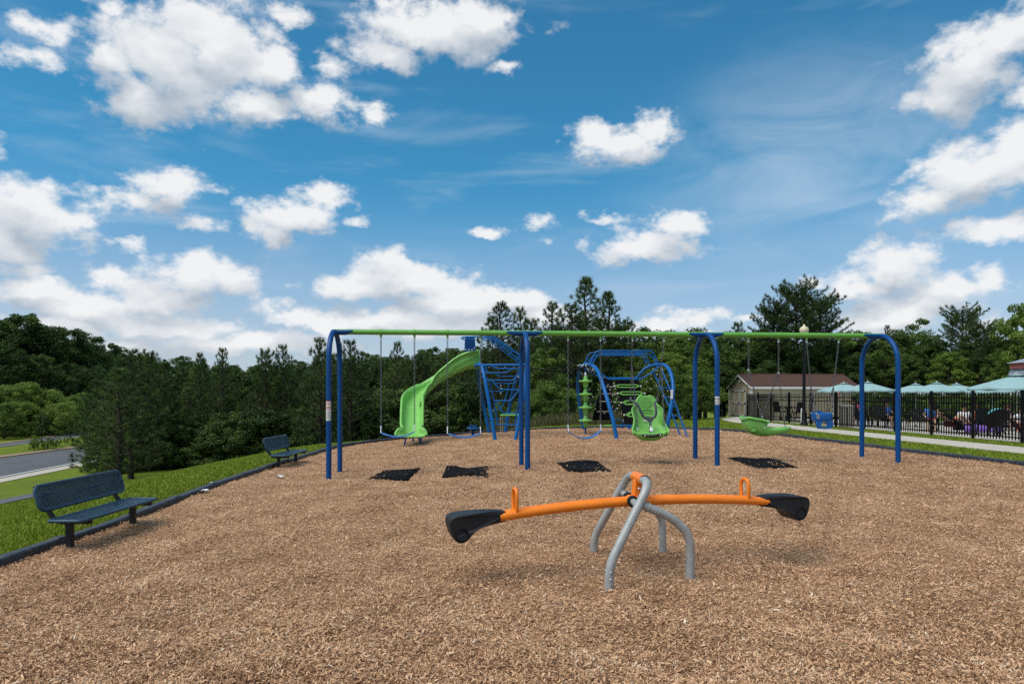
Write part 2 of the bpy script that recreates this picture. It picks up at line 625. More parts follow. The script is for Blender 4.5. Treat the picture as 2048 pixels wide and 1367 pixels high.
paint('mat_rubber', (0.0055, 0.0055, 0.006), 0.85, 0.08, var=0.3, vscale=12, bump=0.7, bscale=70)
paint('border_plastic', (0.030, 0.037, 0.050), 0.55, 0.35, var=0.22, vscale=3, bump=0.3, bscale=40, dust=0.18)
paint('rope_black', (0.010, 0.010, 0.011), 0.75, 0.2)
paint('rope_tan', (0.42, 0.36, 0.26), 0.8, 0.2)
paint('panel_black', (0.0045, 0.0045, 0.005), 0.8, 0.08, bump=0.2)
paint('fence_black', (0.0035, 0.0035, 0.004), 0.5, 0.15)
paint('lamp_black', (0.0045, 0.0045, 0.005), 0.45, 0.25)
paint('lamp_glass', (0.62, 0.52, 0.35), 0.35, 0.5)
paint('shed_wall', (0.62, 0.50, 0.35), 0.75, 0.15, var=0.05)
paint('shed_trim', (0.74, 0.73, 0.69), 0.55, 0.3, var=0.05)
paint('shed_dark', (0.03, 0.03, 0.03), 0.6, 0.3)
paint('roof_brown', (0.085, 0.046, 0.036), 0.9, 0.15, var=0.30, vscale=9, bump=0.7, bscale=70)
paint('umbrella_teal', (0.27, 0.40, 0.40), 0.8, 0.15, var=0.06)
paint('umbrella_pole', (0.42, 0.42, 0.40), 0.4, 0.5)
paint('patio_dark', (0.006, 0.0055, 0.0055), 0.6, 0.2)
paint('bin_tan', (0.34, 0.30, 0.25), 0.6, 0.3, var=0.2)
paint('sign_red', (0.48, 0.045, 0.04), 0.5, 0.3)
paint('purple_cloth', (0.24, 0.13, 0.46), 0.85, 0.1)
paint('teal_cloth', (0.12, 0.42, 0.44), 0.85, 0.1)
paint('pavilion_red', (0.26, 0.085, 0.07), 0.8, 0.2, var=0.15, bump=0.3)
paint('pavilion_grey', (0.26, 0.28, 0.31), 0.7, 0.2, var=0.08)
paint('bark', (0.060, 0.045, 0.034), 0.9, 0.15, var=0.35, vscale=9, bump=0.9, bscale=25)
paint('litter_white', (0.74, 0.74, 0.74), 0.8, 0.2)
paint('concrete', (0.46, 0.41, 0.345), 0.85, 0.2, var=0.10, vscale=2.0, bump=0.2, bscale=80, dust=0.1)
paint('asphalt', (0.105, 0.108, 0.115), 0.9, 0.2, var=0.14, vscale=0.6, bump=0.3, bscale=40)
paint('road_white', (0.58, 0.58, 0.56), 0.8, 0.2, var=0.15)
paint('kerb_tan', (0.30, 0.21, 0.14), 0.85, 0.2, var=0.2)
paint('deck_concrete', (0.46, 0.41, 0.35), 0.85, 0.2, var=0.1, vscale=1.0)
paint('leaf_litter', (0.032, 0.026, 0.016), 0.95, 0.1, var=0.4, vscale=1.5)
paint('shade_trim', (0.10, 0.09, 0.08), 0.8, 0.2)


def grass_mat():
    m, t, b = mat_new('lawn')
    tc_ = t.n('ShaderNodeTexCoord')
    p = tc_.outputs['Object']
    big = t.noise(p, 0.35, 4, 0.6)
    mid = t.noise(p, 3.0, 5, 0.65)
    fin_ = t.noise(p, 45.0, 4, 0.7)
    c = t.ramp(t.m('MULTIPLY_ADD', mid, 0.45, t.m('MULTIPLY', fin_, 0.55)), [(0.28, (0.060, 0.085, 0.008)), (0.5, (0.140, 0.190, 0.017)), (0.72, (0.23, 0.28, 0.038))])
    c = t.mix(t.mapr(big, 0.42, 0.68, 0.0, 0.45), c, (0.105, 0.125, 0.026))
    t.lk(c, b.inputs['Base Color'])
    b.inputs['Roughness'].default_value = 0.9
    b.inputs['Specular IOR Level'].default_value = 0.1
    bn = t.n('ShaderNodeBump')
    bn.inputs['Strength'].default_value = 0.8
    bn.inputs['Distance'].default_value = 0.04
    t.lk(fin_, bn.inputs['Height'])
    t.lk(bn.outputs[0], b.inputs['Normal'])
    return m


def blade_mat():
    m, t, b = mat_new('grass_blade')
    a = t.n('ShaderNodeAttribute', attribute_name='tone')
    c = t.ramp(a.outputs['Fac'], [(0.0, (0.095, 0.130, 0.008)), (0.45, (0.210, 0.270, 0.020)), (0.85, (0.30, 0.36, 0.044)), (1.0, (0.46, 0.40, 0.14))])
    t.lk(c, b.inputs['Base Color'])
    b.inputs['Roughness'].default_value = 0.6
    b.inputs['Specular IOR Level'].default_value = 0.2
    tr = t.n('ShaderNodeBsdfTranslucent')
    t.lk(c, tr.inputs[0])
    ms = t.n('ShaderNodeMixShader')
    ms.inputs[0].default_value = 0.3
    t.lk(b.outputs[0], ms.inputs[1])
    t.lk(tr.outputs[0], ms.inputs[2])
    t.lk(ms.outputs[0], m.node_tree.nodes['Material Output'].inputs[0])
    return m


CHIP_STOPS = [(0.0, (0.14, 0.064, 0.032)), (0.22, (0.31, 0.160, 0.085)), (0.5, (0.53, 0.305, 0.165)), (0.8, (0.67, 0.425, 0.250)), (0.95, (0.69, 0.49, 0.32)), (1.0, (0.70, 0.55, 0.41))]


def mulch_mat():
    m, t, b = mat_new('wood_chip_bed')
    tc_ = t.n('ShaderNodeTexCoord')
    p = tc_.outputs['Object']
    ws = t.noise(p, 30, 3, 0.6, col=True)
    pw = t.vm('ADD', p, t.vm('MULTIPLY', ws, (0.03, 0.03, 0.0)))
    vo = t.n('ShaderNodeTexVoronoi')
    vo.inputs['Scale'].default_value = 75.0
    t.lk(pw, vo.inputs['Vector'])
    sp = t.n('ShaderNodeSeparateXYZ')
    t.lk(vo.outputs['Color'], sp.inputs[0])
    n_ = t.noise(p, 120, 4, 0.7)
    big = t.noise(p, 1.6, 6, 0.68)
    f_ = t.m('MULTIPLY_ADD', sp.outputs[0], 0.62, t.m('MULTIPLY_ADD', n_, 0.45, t.m('MULTIPLY_ADD', big, 0.95, -0.58)))
    c = t.ramp(f_, CHIP_STOPS)
    t.lk(c, b.inputs['Base Color'])
    b.inputs['Roughness'].default_value = 0.9
    b.inputs['Specular IOR Level'].default_value = 0.12
    bn = t.n('ShaderNodeBump')
    bn.inputs['Strength'].default_value = 0.9
    bn.inputs['Distance'].default_value = 0.02
    t.lk(t.m('ADD', vo.outputs['Distance'], n_), bn.inputs['Height'])
    t.lk(bn.outputs[0], b.inputs['Normal'])
    return m


def chip_mat():
    m, t, b = mat_new('wood_chip')
    a = t.n('ShaderNodeAttribute', attribute_name='tone')
    tc_ = t.n('ShaderNodeTexCoord')
    big = t.noise(tc_.outputs['Object'], 1.6, 6, 0.68)
    f_ = t.m('ADD', a.outputs['Fac'], t.m('MULTIPLY_ADD', big, 0.95, -0.465))
    c = t.ramp(f_, CHIP_STOPS)
    t.lk(c, b.inputs['Base Color'])
    b.inputs['Roughness'].default_value = 0.8
    b.inputs['Specular IOR Level'].default_value = 0.2
    return m


def leaf_mat(name, dark, mid, light, trans=0.3):
    m, t, b = mat_new(name)
    a = t.n('ShaderNodeAttribute', attribute_name='tone')
    oi = t.n('ShaderNodeObjectInfo')
    f_ = t.m('ADD', a.outputs['Fac'], t.m('MULTIPLY_ADD', oi.outputs['Random'], 0.5, -0.25))
    c = t.ramp(f_, [(0.0, dark), (0.5, mid), (1.0, light)])
    t.lk(c, b.inputs['Base Color'])
    b.inputs['Roughness'].default_value = 0.55
    b.inputs['Specular IOR Level'].default_value = 0.25
    tr = t.n('ShaderNodeBsdfTranslucent')
    t.lk(c, tr.inputs[0])
    ms = t.n('ShaderNodeMixShader')
    ms.inputs[0].default_value = trans
    t.lk(b.outputs[0], ms.inputs[1])
    t.lk(tr.outputs[0], ms.inputs[2])
    t.lk(ms.outputs[0], m.node_tree.nodes['Material Output'].inputs[0])
    return m


grass_mat(); blade_mat(); mulch_mat(); chip_mat()
leaf_mat('needles', (0.014, 0.032, 0.007), (0.066, 0.112, 0.023), (0.175, 0.230, 0.058), 0.3)
leaf_mat('leaves_dark', (0.018, 0.036, 0.008), (0.056, 0.098, 0.018), (0.125, 0.180, 0.034), 0.35)
leaf_mat('leaves_mid', (0.034, 0.062, 0.010), (0.088, 0.148, 0.022), (0.175, 0.245, 0.045), 0.35)
leaf_mat('leaves_bright', (0.065, 0.105, 0.014), (0.150, 0.225, 0.032), (0.27, 0.34, 0.075), 0.4)
leaf_mat('dry_grass', (0.05, 0.045, 0.018), (0.13, 0.12, 0.045), (0.30, 0.26, 0.12), 0.3)

# ------------------------------------------------------------------ terrain
LEFT_EDGE = [(-4.36, -3.0), (-4.40, 5.9), (-4.56, 11.0), (-4.66, 16.6), (-4.45, 18.9), (-3.85, 20.8), (-2.8, 22.2), (-1.3, 23.4), (0.6, 24.4), (2.8, 25.0)]
RIGHT_EDGE = [(9.6, -3.0), (8.95, 8.0), (8.62, 11.5), (8.30, 14.2), (8.05, 17.5), (7.85, 20.1), (7.2, 22.6), (5.4, 24.4), (2.8, 25.0)]


def edge_x(edge, y):
    ys = [p[1] for p in edge]
    xs = [p[0] for p in edge]
    return np.interp(y, ys, xs)


def structure(o):
    o['kind'] = 'structure'
    return o


def sheet(name, xs, ys, zf, mat):
    X, Y = np.meshgrid(xs, ys)
    Z = zf(X, Y)
    v = np.stack([X, Y, Z], -1).reshape(-1, 3)
    nx, ny = len(xs), len(ys)
    i = (np.arange(ny - 1)[:, None] * nx + np.arange(nx - 1)[None, :]).ravel()
    f = np.stack([i, i + 1, i + nx + 1, i + nx], -1)
    return structure(np_mesh(name, v, f, mat, smooth=True))


def inside(x, y, m=0.0):
    return (x > edge_x(LEFT_EDGE, y) + m) & (x < edge_x(RIGHT_EDGE, y) - m) & (y < 25 - m) & (y > -3 + m)


gx = np.concatenate([[-2500, -1200, -600, -300, -200], np.arange(-150, -60, 6), np.arange(-60, -22, 1.0), np.arange(-22, 20, 0.35), np.arange(20, 60, 2.0), [60, 80, 120, 200, 400, 900, 2500]])
gy = np.concatenate([[-60, -20, -8], np.arange(-4, 46, 0.35), np.arange(46, 100, 3.0), np.arange(100, 300, 20), [300, 450, 700, 1200, 2500]])
sheet('ground', gx, gy, lambda x, y: G(x, y) - 0.15 * inside(x, y, 0.5), MAT['lawn'])

# wood chip bed
NY, NX = 360, 170
yy = np.linspace(-2.9, 24.95, NY)
tt = np.linspace(0, 1, NX)
xl, xr = edge_x(LEFT_EDGE, yy)[:, None], edge_x(RIGHT_EDGE, yy)[:, None]
X = xl + (xr - xl) * tt[None, :]
Y = np.repeat(yy[:, None], NX, 1)
Z = G(X, Y) + mulch_z(X, Y)
v = np.stack([X, Y, Z], -1).reshape(-1, 3)
i = (np.arange(NY - 1)[:, None] * NX + np.arange(NX - 1)[None, :]).ravel()
structure(np_mesh('wood_chip_bed', v, np.stack([i, i + 1, i + NX + 1, i + NX], -1), MAT['wood_chip_bed'], smooth=True))


def chips(n, ysamp, name, spots=None):
    """loose bent wood chips lying on the bed"""
    y = ysamp(n * 3)
    half = y * 0.79
    x = RNG.uniform(-1, 1, len(y)) * half
    k = inside(x, y, 0.03)
    x, y = x[k][:n], y[k][:n]
    lift = 0.0
    if spots is not None:
        x, y, lift = spots
    n = len(x)
    far = np.clip((y - 6) / 14, 0, 1)
    L = RNG.uniform(0.009, 0.026, n) * (1 + 0.8 * far) * np.where(RNG.random(n) > 0.94, 1.6, 1)
    W = L * RNG.uniform(0.16, 0.42, n)
    a = RNG.uniform(0, 2 * np.pi, n)
    tilt = RNG.normal(0, 0.38, n)
    roll = RNG.normal(0, 0.5, n)
    d = np.stack([np.cos(a) * np.cos(tilt), np.sin(a) * np.cos(tilt), np.sin(tilt)], -1)
    s0 = np.stack([-np.sin(a), np.cos(a), np.zeros(n)], -1)
    up = np.cross(d, s0)
    s = s0 * np.cos(roll)[:, None] + up * np.sin(roll)[:, None]
    up = np.cross(d, s)
    c = np.stack([x, y, G(x, y) + mulch_z(x, y) + 0.004 + lift + np.abs(np.sin(tilt)) * L * 0.4 + RNG.uniform(0, 0.008, n)], -1)
    bend = (RNG.normal(0, 0.12, n) * L)[:, None]
    wid = RNG.uniform(0.5, 1.0, (n, 3))
    vs = []
    for j, t_ in enumerate((-0.5, 0.0, 0.5)):
        p = c + d * (L * t_)[:, None] + (up * bend if j == 1 else 0)
        hw = (W * wid[:, j] * 0.5)[:, None]
        vs += [p - s * hw, p + s * hw]
    v = np.stack(vs, 1).reshape(-1, 3)
    b = np.arange(n) * 6
    f = np.concatenate([np.stack([b, b + 1, b + 3, b + 2], -1), np.stack([b + 2, b + 3, b + 5, b + 4], -1)])
    tone = np.clip(RNG.normal(0.50, 0.24, n), 0.02, 1)
    tone = np.concatenate([tone, tone])
    o = np_mesh(name, v, f, MAT['wood_chip'], attrs={'tone': tone})
    return tag(o, 'loose brown wood chips covering the whole play area', 'wood chips', kind='stuff')


def ys_near(n):
    u = RNG.random(n)
    y0, y1 = 2.9, 25.0
    return 1.0 / (1 / y0 - u * (1 / y0 - 1 / y1)) if False else y0 * (y1 / y0) ** (u ** 1.25)


chips(400000, ys_near, 'wood_chips')


# lawn blades
def blades(n, region, hmin, hmax, name, label, mat='grass_blade', width=0.006, cat='grass'):
    x, y = region(n)
    n = len(x)
    h = RNG.uniform(hmin, hmax, n)
    a = RNG.uniform(0, 2 * np.pi, n)
    lean = RNG.normal(0, 0.35, (n, 2)) * h[:, None]
    wv = np.stack([np.cos(a), np.sin(a), np.zeros(n)], -1) * (width * (1 + y / 8))[:, None]
    base = np.stack([x, y, G(x, y) - 0.005], -1)
    tip = base + np.stack([lean[:, 0], lean[:, 1], h], -1)
    v = np.stack([base - wv, base + wv, tip], 1).reshape(-1, 3)
    b = np.arange(n) * 3
    o = np_mesh(name, v, np.stack([b, b + 1, b + 2], -1), MAT[mat], attrs={'tone': np.clip(RNG.normal(0.5, 0.22, n), 0, 1)})
    return tag(o, label, cat, kind='stuff')


def reg_left(n):
    y = 4.5 + 24 * RNG.random(n) ** 1.5
    x = edge_x(LEFT_EDGE, y) - 0.06 - 12 * RNG.random(n) ** 1.5
    return x, y


def reg_right(n):
    y = 10 + 25 * RNG.random(n) ** 1.4
    x = edge_x(RIGHT_EDGE, np.minimum(y, 24.9)) + 0.06 + RNG.random(n) * 6
    x = np.where(y > 24.5, RNG.uniform(-1, 12, n), x)
    k = (np.abs(x - path_x(y)) > 0.72) & (x < fence_x(y) + 0.1)
    return x[k], y[k]


def path_x(y):
    return np.interp(y, [5, 14, 20, 25, 30, 34, 37], [11.2, 11.05, 10.75, 10.45, 10.4, 11.0, 12.6])


def fence_x(y):
    return np.interp(y, [10, 17, 20, 24.4, 30.3, 34], [12.75, 12.65, 12.55, 12.25, 11.65, 11.75])


blades(190000, reg_left, 0.02, 0.055, 'lawn_grass', 'short green grass on the slope left of the play area')
blades(110000, reg_right, 0.02, 0.055, 'lawn_grass', 'short green grass between the play area and pool fence')


def strip(name, fx, half, y0, y1, step, lift, mat, xfun=None):
    ys = np.arange(y0, y1 + step * 0.5, step)
    cx = np.array([float(fx(y)) for y in ys])
    xs = np.stack([cx - half, cx, cx + half], -1)
    v = np.stack([xs, np.repeat(ys[:, None], 3, 1), np.zeros_like(xs)], -1)
    v[..., 2] = G(v[..., 0], v[..., 1]) + lift
    v = v.reshape(-1, 3)
    i = (np.arange(len(ys) - 1)[:, None] * 3 + np.arange(2)[None, :]).ravel()
    return structure(np_mesh(name, v, np.stack([i, i + 1, i + 4, i + 3], -1), MAT[mat], smooth=True))


# concrete footpath beside the fence: one slab after another
ps = thing('footpath', (0, 0, 0), None, None)
ps['kind'] = 'structure'
for k in range(19):
    y0 = 8.0 + k * 1.5
    y1 = y0 + 1.487
    q = []
    for y_, s_ in ((y0, -1), (y0, 1), (y1, 1), (y1, -1)):
        x_ = float(path_x(y_)) + 0.66 * s_
        q.append((x_, y_, gz(x_, y_) + 0.02))
    MB().prism([Vector(p) + Vector((0, 0, -0.08)) for p in q], (0, 0, 0.08)).build('slab', MAT['concrete'], ps)
# path spur to the shed door
strip('shed_path', lambda y: 12.4 + (y - 36.2) * 2.2, 0.9, 35.6, 38.2, 0.3, 0.015, 'concrete')

# asphalt walk, roads and their markings down the slope
strip('asphalt_walk', lambda y: -16.3 - 0.012 * (y - 20), 0.55, 8, 33, 1.0, 0.03, 'asphalt')


def road_c(x0, curve):
    return lambda y: x0 - curve * (y - 30)


strip('road', road_c(-29.4, 0.12), 3.2, 8, 160, 2.0, 0.02, 'asphalt')
strip('road', road_c(-35.6, 0.25), 2.5, 8, 160, 2.0, 0.02, 'asphalt')
strip('edge_line', road_c(-26.6, 0.12), 0.09, 8, 150, 2.0, 0.028, 'road_white')
strip('edge_line', road_c(-33.6, 0.25), 0.09, 8, 150, 2.0, 0.028, 'road_white')
strip('road_gutter', road_c(-25.7, 0.12), 0.5, 8, 150, 2.0, 0.026, 'concrete')
strip('road_kerb', road_c(-32.8, 0.12), 0.22, 8, 150, 2.0, 0.07, 'kerb_tan')
strip('road_kerb', road_c(-38.3, 0.25), 0.22, 8, 150, 2.0, 0.07, 'kerb_tan')
for k in range(8):
    strip('lane_dash', road_c(-29.8, 0.12), 0.07, 20 + k * 9, 23 + k * 9, 1.0, 0.028, 'road_white')
# pool deck
strip('pool_deck', lambda y: float(fence_x(y)) + 13.3, 13.0, 13.0, 40.0, 1.0, 0.012, 'deck_concrete')

# leaf litter under the wood
lx = np.concatenate([np.arange(-60, 60, 1.5)])
ly = np.arange(27, 120, 1.5)
XX, YY = np.meshgrid(lx, ly)
pts = {}
vs, fs = [], []
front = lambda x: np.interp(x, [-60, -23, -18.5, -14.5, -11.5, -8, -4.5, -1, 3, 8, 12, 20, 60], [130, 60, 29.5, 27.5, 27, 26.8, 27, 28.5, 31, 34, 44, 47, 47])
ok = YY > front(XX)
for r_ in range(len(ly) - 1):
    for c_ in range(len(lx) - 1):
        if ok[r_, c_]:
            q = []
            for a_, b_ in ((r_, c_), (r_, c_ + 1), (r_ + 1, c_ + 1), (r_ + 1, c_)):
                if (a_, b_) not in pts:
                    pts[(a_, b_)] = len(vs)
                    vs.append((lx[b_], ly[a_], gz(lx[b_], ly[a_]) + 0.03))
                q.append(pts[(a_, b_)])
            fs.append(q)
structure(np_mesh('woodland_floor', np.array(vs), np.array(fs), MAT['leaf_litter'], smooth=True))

# ------------------------------------------------------------------ border timbers
border = thing('playground_border', (0, 0, 0), 'dark grey plastic edging timbers set end to end round the wood chip bed', 'border')


def resample(edge, step):
    P = [Vector((p[0], p[1], 0)) for p in spline([(x, y, 0) for x, y in edge], 12)]
    out, acc_ = [P[0]], 0.0
    for a, b in zip(P, P[1:]):
        d = (b - a).length
        while acc_ + d >= step:
            t = (step - acc_) / d
            a = a + (b - a) * t
            out.append(a.copy())
            d = (b - a).length
            acc_ = 0.0
        acc_ += d
    out.append(P[-1])
    return out


for edge, side in ((LEFT_EDGE, -1), (RIGHT_EDGE, 1)):
    pts_ = resample(edge, 1.22)
    for a, b in zip(pts_, pts_[1:]):
        d = (b - a)
        if d.length < 0.3 or a.y > 24.98:
            continue
        dn = d.normalized()
        a2, b2 = a + dn * 0.008, b - dn * 0.008
        jit = random.uniform(-0.012, 0.012)
        mb = MB()
        rings = []
        nrm = Vector((dn.y, -dn.x, 0))
        for q in (a2, (a2 + b2) / 2, b2):
            zt = gz(q.x, q.y) + 0.085 + jit
            zb = gz(q.x, q.y) - 0.15
            prof = [(-0.055, zb), (-0.055, zt - 0.015), (-0.042, zt), (0.042, zt), (0.055, zt - 0.015), (0.055, zb)]
            rings.append([Vector((q.x + nrm.x * u, q.y + nrm.y * u, z_)) for u, z_ in prof])
        mb.loft(rings, smooth=False)
        # raised connector lug at one end
        q = b2 - dn * 0.10
        mb.box((q.x, q.y, gz(q.x, q.y) + 0.085 + jit), (0.09, 0.14, 0.016), Matrix.Rotation(math.atan2(dn.y, dn.x) - math.pi / 2, 3, 'Z'), 0.006)
        mb.build('border_timber', MAT['border_plastic'], border)

# ------------------------------------------------------------------ swing frame
B0 = Vector((-3.01, 11.58, 2.475))
BD = Vector((3.2247, 0.27, 0.0))
BU = BD.normalized()
BP = Vector((-BU.y, BU.x, 0))          # away from the camera


def beam_pt(t, dz=0.0):
    p = B0 + BD * t
    return Vector((p.x, p.y, p.z + dz))


def beam_t(px):
    k = (px - 1024) / FPX
    return (k * B0.y - B0.x) / (BD.x - k * BD.y)


swing_frame = thing('swing_frame', (B0.x, B0.y, gz(B0.x, B0.y)), 'long green top beam swing frame on four blue arched supports', 'swing frame')
RT = 0.043
AR = 0.53
for k in range(4):
    c = beam_pt(k)
    mb = MB()
    path = []
    pf, pr = c - BP * AR, c + BP * AR
    path.append(Vector((pf.x, pf.y, gz(pf.x, pf.y) - 0.1)))
    path.append(Vector((pf.x, pf.y, 1.0)))
    for a in range(0, 19):
        th = math.pi * a / 18
        path.append(c - BP * (AR * math.cos(th)) + Vector((0, 0, -AR + AR * math.sin(th))))
    path.append(Vector((pr.x, pr.y, 1.0)))
    path.append(Vector((pr.x, pr.y, gz(pr.x, pr.y) - 0.1)))
    mb.tube(path, RT, 16)
    arch = mb.build('arch_support', MAT['blue_paint'], swing_frame)
    # clamp saddle hugging the beam, tapered underneath
    for s_ in (-1, 1):
        if (k == 0 and s_ < 0) or (k == 3 and s_ > 0):
            ln = 0.05
        else:
            ln = 0.31
        rings = []
        for u, lo in ((0.0, 1.0), (ln * 0.6, 1.0), (ln * 0.85, 0.55), (ln, 0.1)):
            rg = []
            for q in range(12):
                a = math.pi * (q / 11) + math.pi / 2 - math.pi / 2
                # half shell over the lower or upper side of the beam
                ang = math.pi * (0.0 + q / 11) if True else 0
                rad = 0.054
                zz = -math.sin(ang) * rad * lo - (0.0 if q not in (0, 11) else -0.03)
                yy_ = math.cos(ang) * rad
                rg.append(c + BU * (u * s_) + BP * yy_ + Vector((0, 0, zz)))
            rings.append(rg)
        m2 = MB()
        m2.loft(rings, caps=True)
        m2.build('clamp', MAT['blue_paint'], arch)
    # bolts of the clamp
for k in range(3):
    a, b = beam_pt(k + 0.002), beam_pt(k + 0.998)
    MB().tube([a, b], 0.046, 18).build('top_beam', MAT['green_paint'], swing_frame)


def leg_sticker(k, z0, z1, bands, wid=1.15):
    """label wrapped round the near side of a front leg; bands = [(z fraction 0..1, height, material)]"""
    c = beam_pt(k) - BP * AR
    r_ = RT + 0.0015
    def patch(za, zb, rr, mat, name, par):
        n = 10
        vs_, fs_ = [], []
        for i_ in range(n + 1):
            a = -math.pi / 2 - wid + 2 * wid * i_ / n
            for z_ in (za, zb):
                vs_.append((c.x + math.cos(a) * rr, c.y + math.sin(a) * rr, z_))
        for i_ in range(n):
            fs_.append((2 * i_, 2 * i_ + 2, 2 * i_ + 3, 2 * i_ + 1))
        m_ = MB()
        m_.add(vs_, fs_, True)
        return m_.build(name, MAT[mat], par)
    st = patch(z0, z1, r_, 'sticker_white', 'safety_label', swing_frame)
    for f_, h_, mt in bands:
        z_ = z0 + (z1 - z0) * f_
        patch(z_, z_ + h_, r_ + 0.0012, mt, 'printed_band', st)


leg_sticker(0, 0.99, 1.31, [(0.955, 0.012, 'sticker_red'), (0.83, 0.012, 'sticker_red'), (0.67, 0.012, 'sticker_red'), (0.58, 0.010, 'sticker_red'), (0.42, 0.004, 'sticker_grey'), (0.36, 0.004, 'sticker_grey'), (0.30, 0.004, 'sticker_grey'), (0.24, 0.004, 'sticker_grey'), (0.18, 0.004, 'sticker_grey'), (0.12, 0.004, 'sticker_grey')])
leg_sticker(2, 1.24, 1.38, [(0.62, 0.02, 'sticker_grey'), (0.40, 0.006, 'sticker_grey'), (0.25, 0.006, 'sticker_grey'), (0.10, 0.006, 'sticker_grey')])


def chain(parent, a, b, pitch=0.046, wire=0.0052):
    a, b = Vector(a), Vector(b)
    d = b - a
    n = max(2, int(d.length / pitch))
    u = d.normalized()
    ref = Vector((0, 1, 0)) if abs(u.y) < 0.9 else Vector((1, 0, 0))
    s1 = u.cross(ref).normalized()
    s2 = u.cross(s1)
    mb = MB()
    st = d / n
    for i_ in range(n):
        c = a + st * (i_ + 0.5)
        s_ = (s1 + s2).normalized() if i_ % 2 else (s1 - s2).normalized()
        hl, hw = st.length * 0.62, 0.0125
        loop = []
        for q in range(8):
            th = 2 * math.pi * (q + 0.5) / 8
            loop.append(c + u * (math.copysign(abs(math.cos(th)) ** 0.7, math.cos(th)) * hl) + s_ * (math.sin(th) * hw))
        mb.tube(loop, wire, 4, closed=True)
    o = mb.build('chain', MAT['chain_steel'], parent)
    o['kind'] = 'stuff'
    return o


def hanger(parent, px):
    t = beam_t(px)
    p = beam_pt(t)
    mb = MB()
    mb.tube([p - BU * 0.022, p + BU * 0.022], 0.053, 16)
    mb.box(p + Vector((0, 0, -0.065)), (0.036, 0.045, 0.05), None, 0.008)
    h = mb.build('beam_hanger', MAT['green_paint'], parent)
    m2 = MB()
    m2.tube([p + Vector((0, 0, -0.085)), p + Vector((0, 0, -0.135))], 0.011, 8)
    m2.tube([p + Vector((-0.02, 0, -0.115)), p + Vector((0.02, 0, -0.115))], 0.009, 8)
    m2.build('clevis', MAT['bright_steel'], h)
    return p + Vector((0, 0, -0.13))


def belt_swing(pa, pb, ya, yb, ylow, label):
    t0, t1 = beam_t(pa), beam_t(pb)
    m_ = beam_pt((t0 + t1) / 2)
    th = thing('belt_swing', (m_.x, m_.y, gz(m_.x, m_.y)), label, 'swing', 'belt swings hanging from the green beam')
    ha, hb = hanger(th, pa), hanger(th, pb)
    ea = Vector((ha.x, ha.y, CAM_Z - (ya - HORIZON) / FPX * ha.y))
    eb = Vector((hb.x, hb.y, CAM_Z - (yb - HORIZON) / FPX * hb.y))
    zl = CAM_Z - (ylow - HORIZON) / FPX * m_.y
    ca, cb = ea + Vector((0, 0, 0.10)), eb + Vector((0, 0, 0.10))
    chain(th, ha, ca)
    chain(th, hb, cb)
    for c_, e_, s_ in ((ca, ea, 1), (cb, eb, -1)):
        m2 = MB()
        m2.tube([c_ + Vector((0, 0, 0.01)), e_ - BP * 0.055], 0.007, 6)
        m2.tube([c_ + Vector((0, 0, 0.01)), e_ + BP * 0.055], 0.007, 6)
        m2.box(c_, (0.03, 0.02, 0.035), None, 0.005)
        m2.build('clip', MAT['bright_steel'], th)
    rings = []
    n = 18
    for i_ in range(n + 1):
        f = i_ / n
        p = ea.lerp(eb, f)
        s_ = 1 - (2 * f - 1) ** 2
        p = Vector((p.x, p.y, (ea.z * (1 - f) + eb.z * f) * (1 - s_) + zl * s_ + (0.0)))
        w_ = 0.055 + 0.03 * min(1, 6 * f, 6 * (1 - f))
        rings.append([p - BP * w_ + Vector((0, 0, 0.006)), p + BP * w_ + Vector((0, 0, 0.012)), p + BP * w_ + Vector((0, 0, -0.004)), p - BP * w_ + Vector((0, 0, -0.010))])
    MB().loft(rings).build('belt_seat', MAT['blue_belt'], th)
    return th


belt_swing(762, 829, 865, 862, 873, 'blue belt swing in front of the green slide, nearest the first arch')
belt_swing(895, 961, 866, 866, 874, 'blue belt swing between the green slide and second arch')
belt_swing(1136, 1201, 862, 861, 876, 'blue belt swing in front of the stacked green discs')

# ---- green high-backed harness swing
t0, t1 = beam_t(1265), beam_t(1328)
mid = beam_pt((t0 + t1) / 2)
hs = thing('harness_swing', (mid.x, mid.y, gz(mid.x, mid.y)), 'green high-backed moulded swing seat with grey shoulder harness', 'swing')
ha, hb = hanger(hs, 1265), hanger(hs, 1328)
SY = mid.y


def hp(px, py, dy=0.0):
    return at(px, py, SY + dy)


rows = [   # photo row centre x, y, half width px, depth of row centre, side curl towards camera
    (1291.0, 790.5, 6, 0.30, 0.0), (1291.2, 793, 13, 0.30, 0.01), (1292.0, 799, 17.5, 0.29, 0.02), (1292.3, 807, 19, 0.275, 0.03), (1292.3, 811, 21.5, 0.265, 0.05),
    (1292.5, 815.5, 28, 0.25, 0.10), (1292.6, 821, 29.5, 0.235, 0.13), (1293.0, 829, 27.5, 0.215, 0.15), (1294.0, 838, 26, 0.195, 0.16), (1295.5, 847, 29, 0.165, 0.18), (1297, 856, 33, 0.11, 0.19),
    (1298, 864, 34.5, 0.03, 0.18), (1299, 869, 34, -0.06, 0.12), (1300, 870, 33, -0.14, 0.06), (1300.5, 867.5, 32.5, -0.20, 0.02), (1300.8, 864.0, 32, -0.245, 0.0), (1300.8, 865.5, 32, -0.27, 0.0),
    (1300.4, 872.0, 30.5, -0.265, 0.0), (1299.6, 879.0, 25, -0.22, 0.0), (1298.6, 882.5, 15, -0.13, 0.0),
]
rings = []
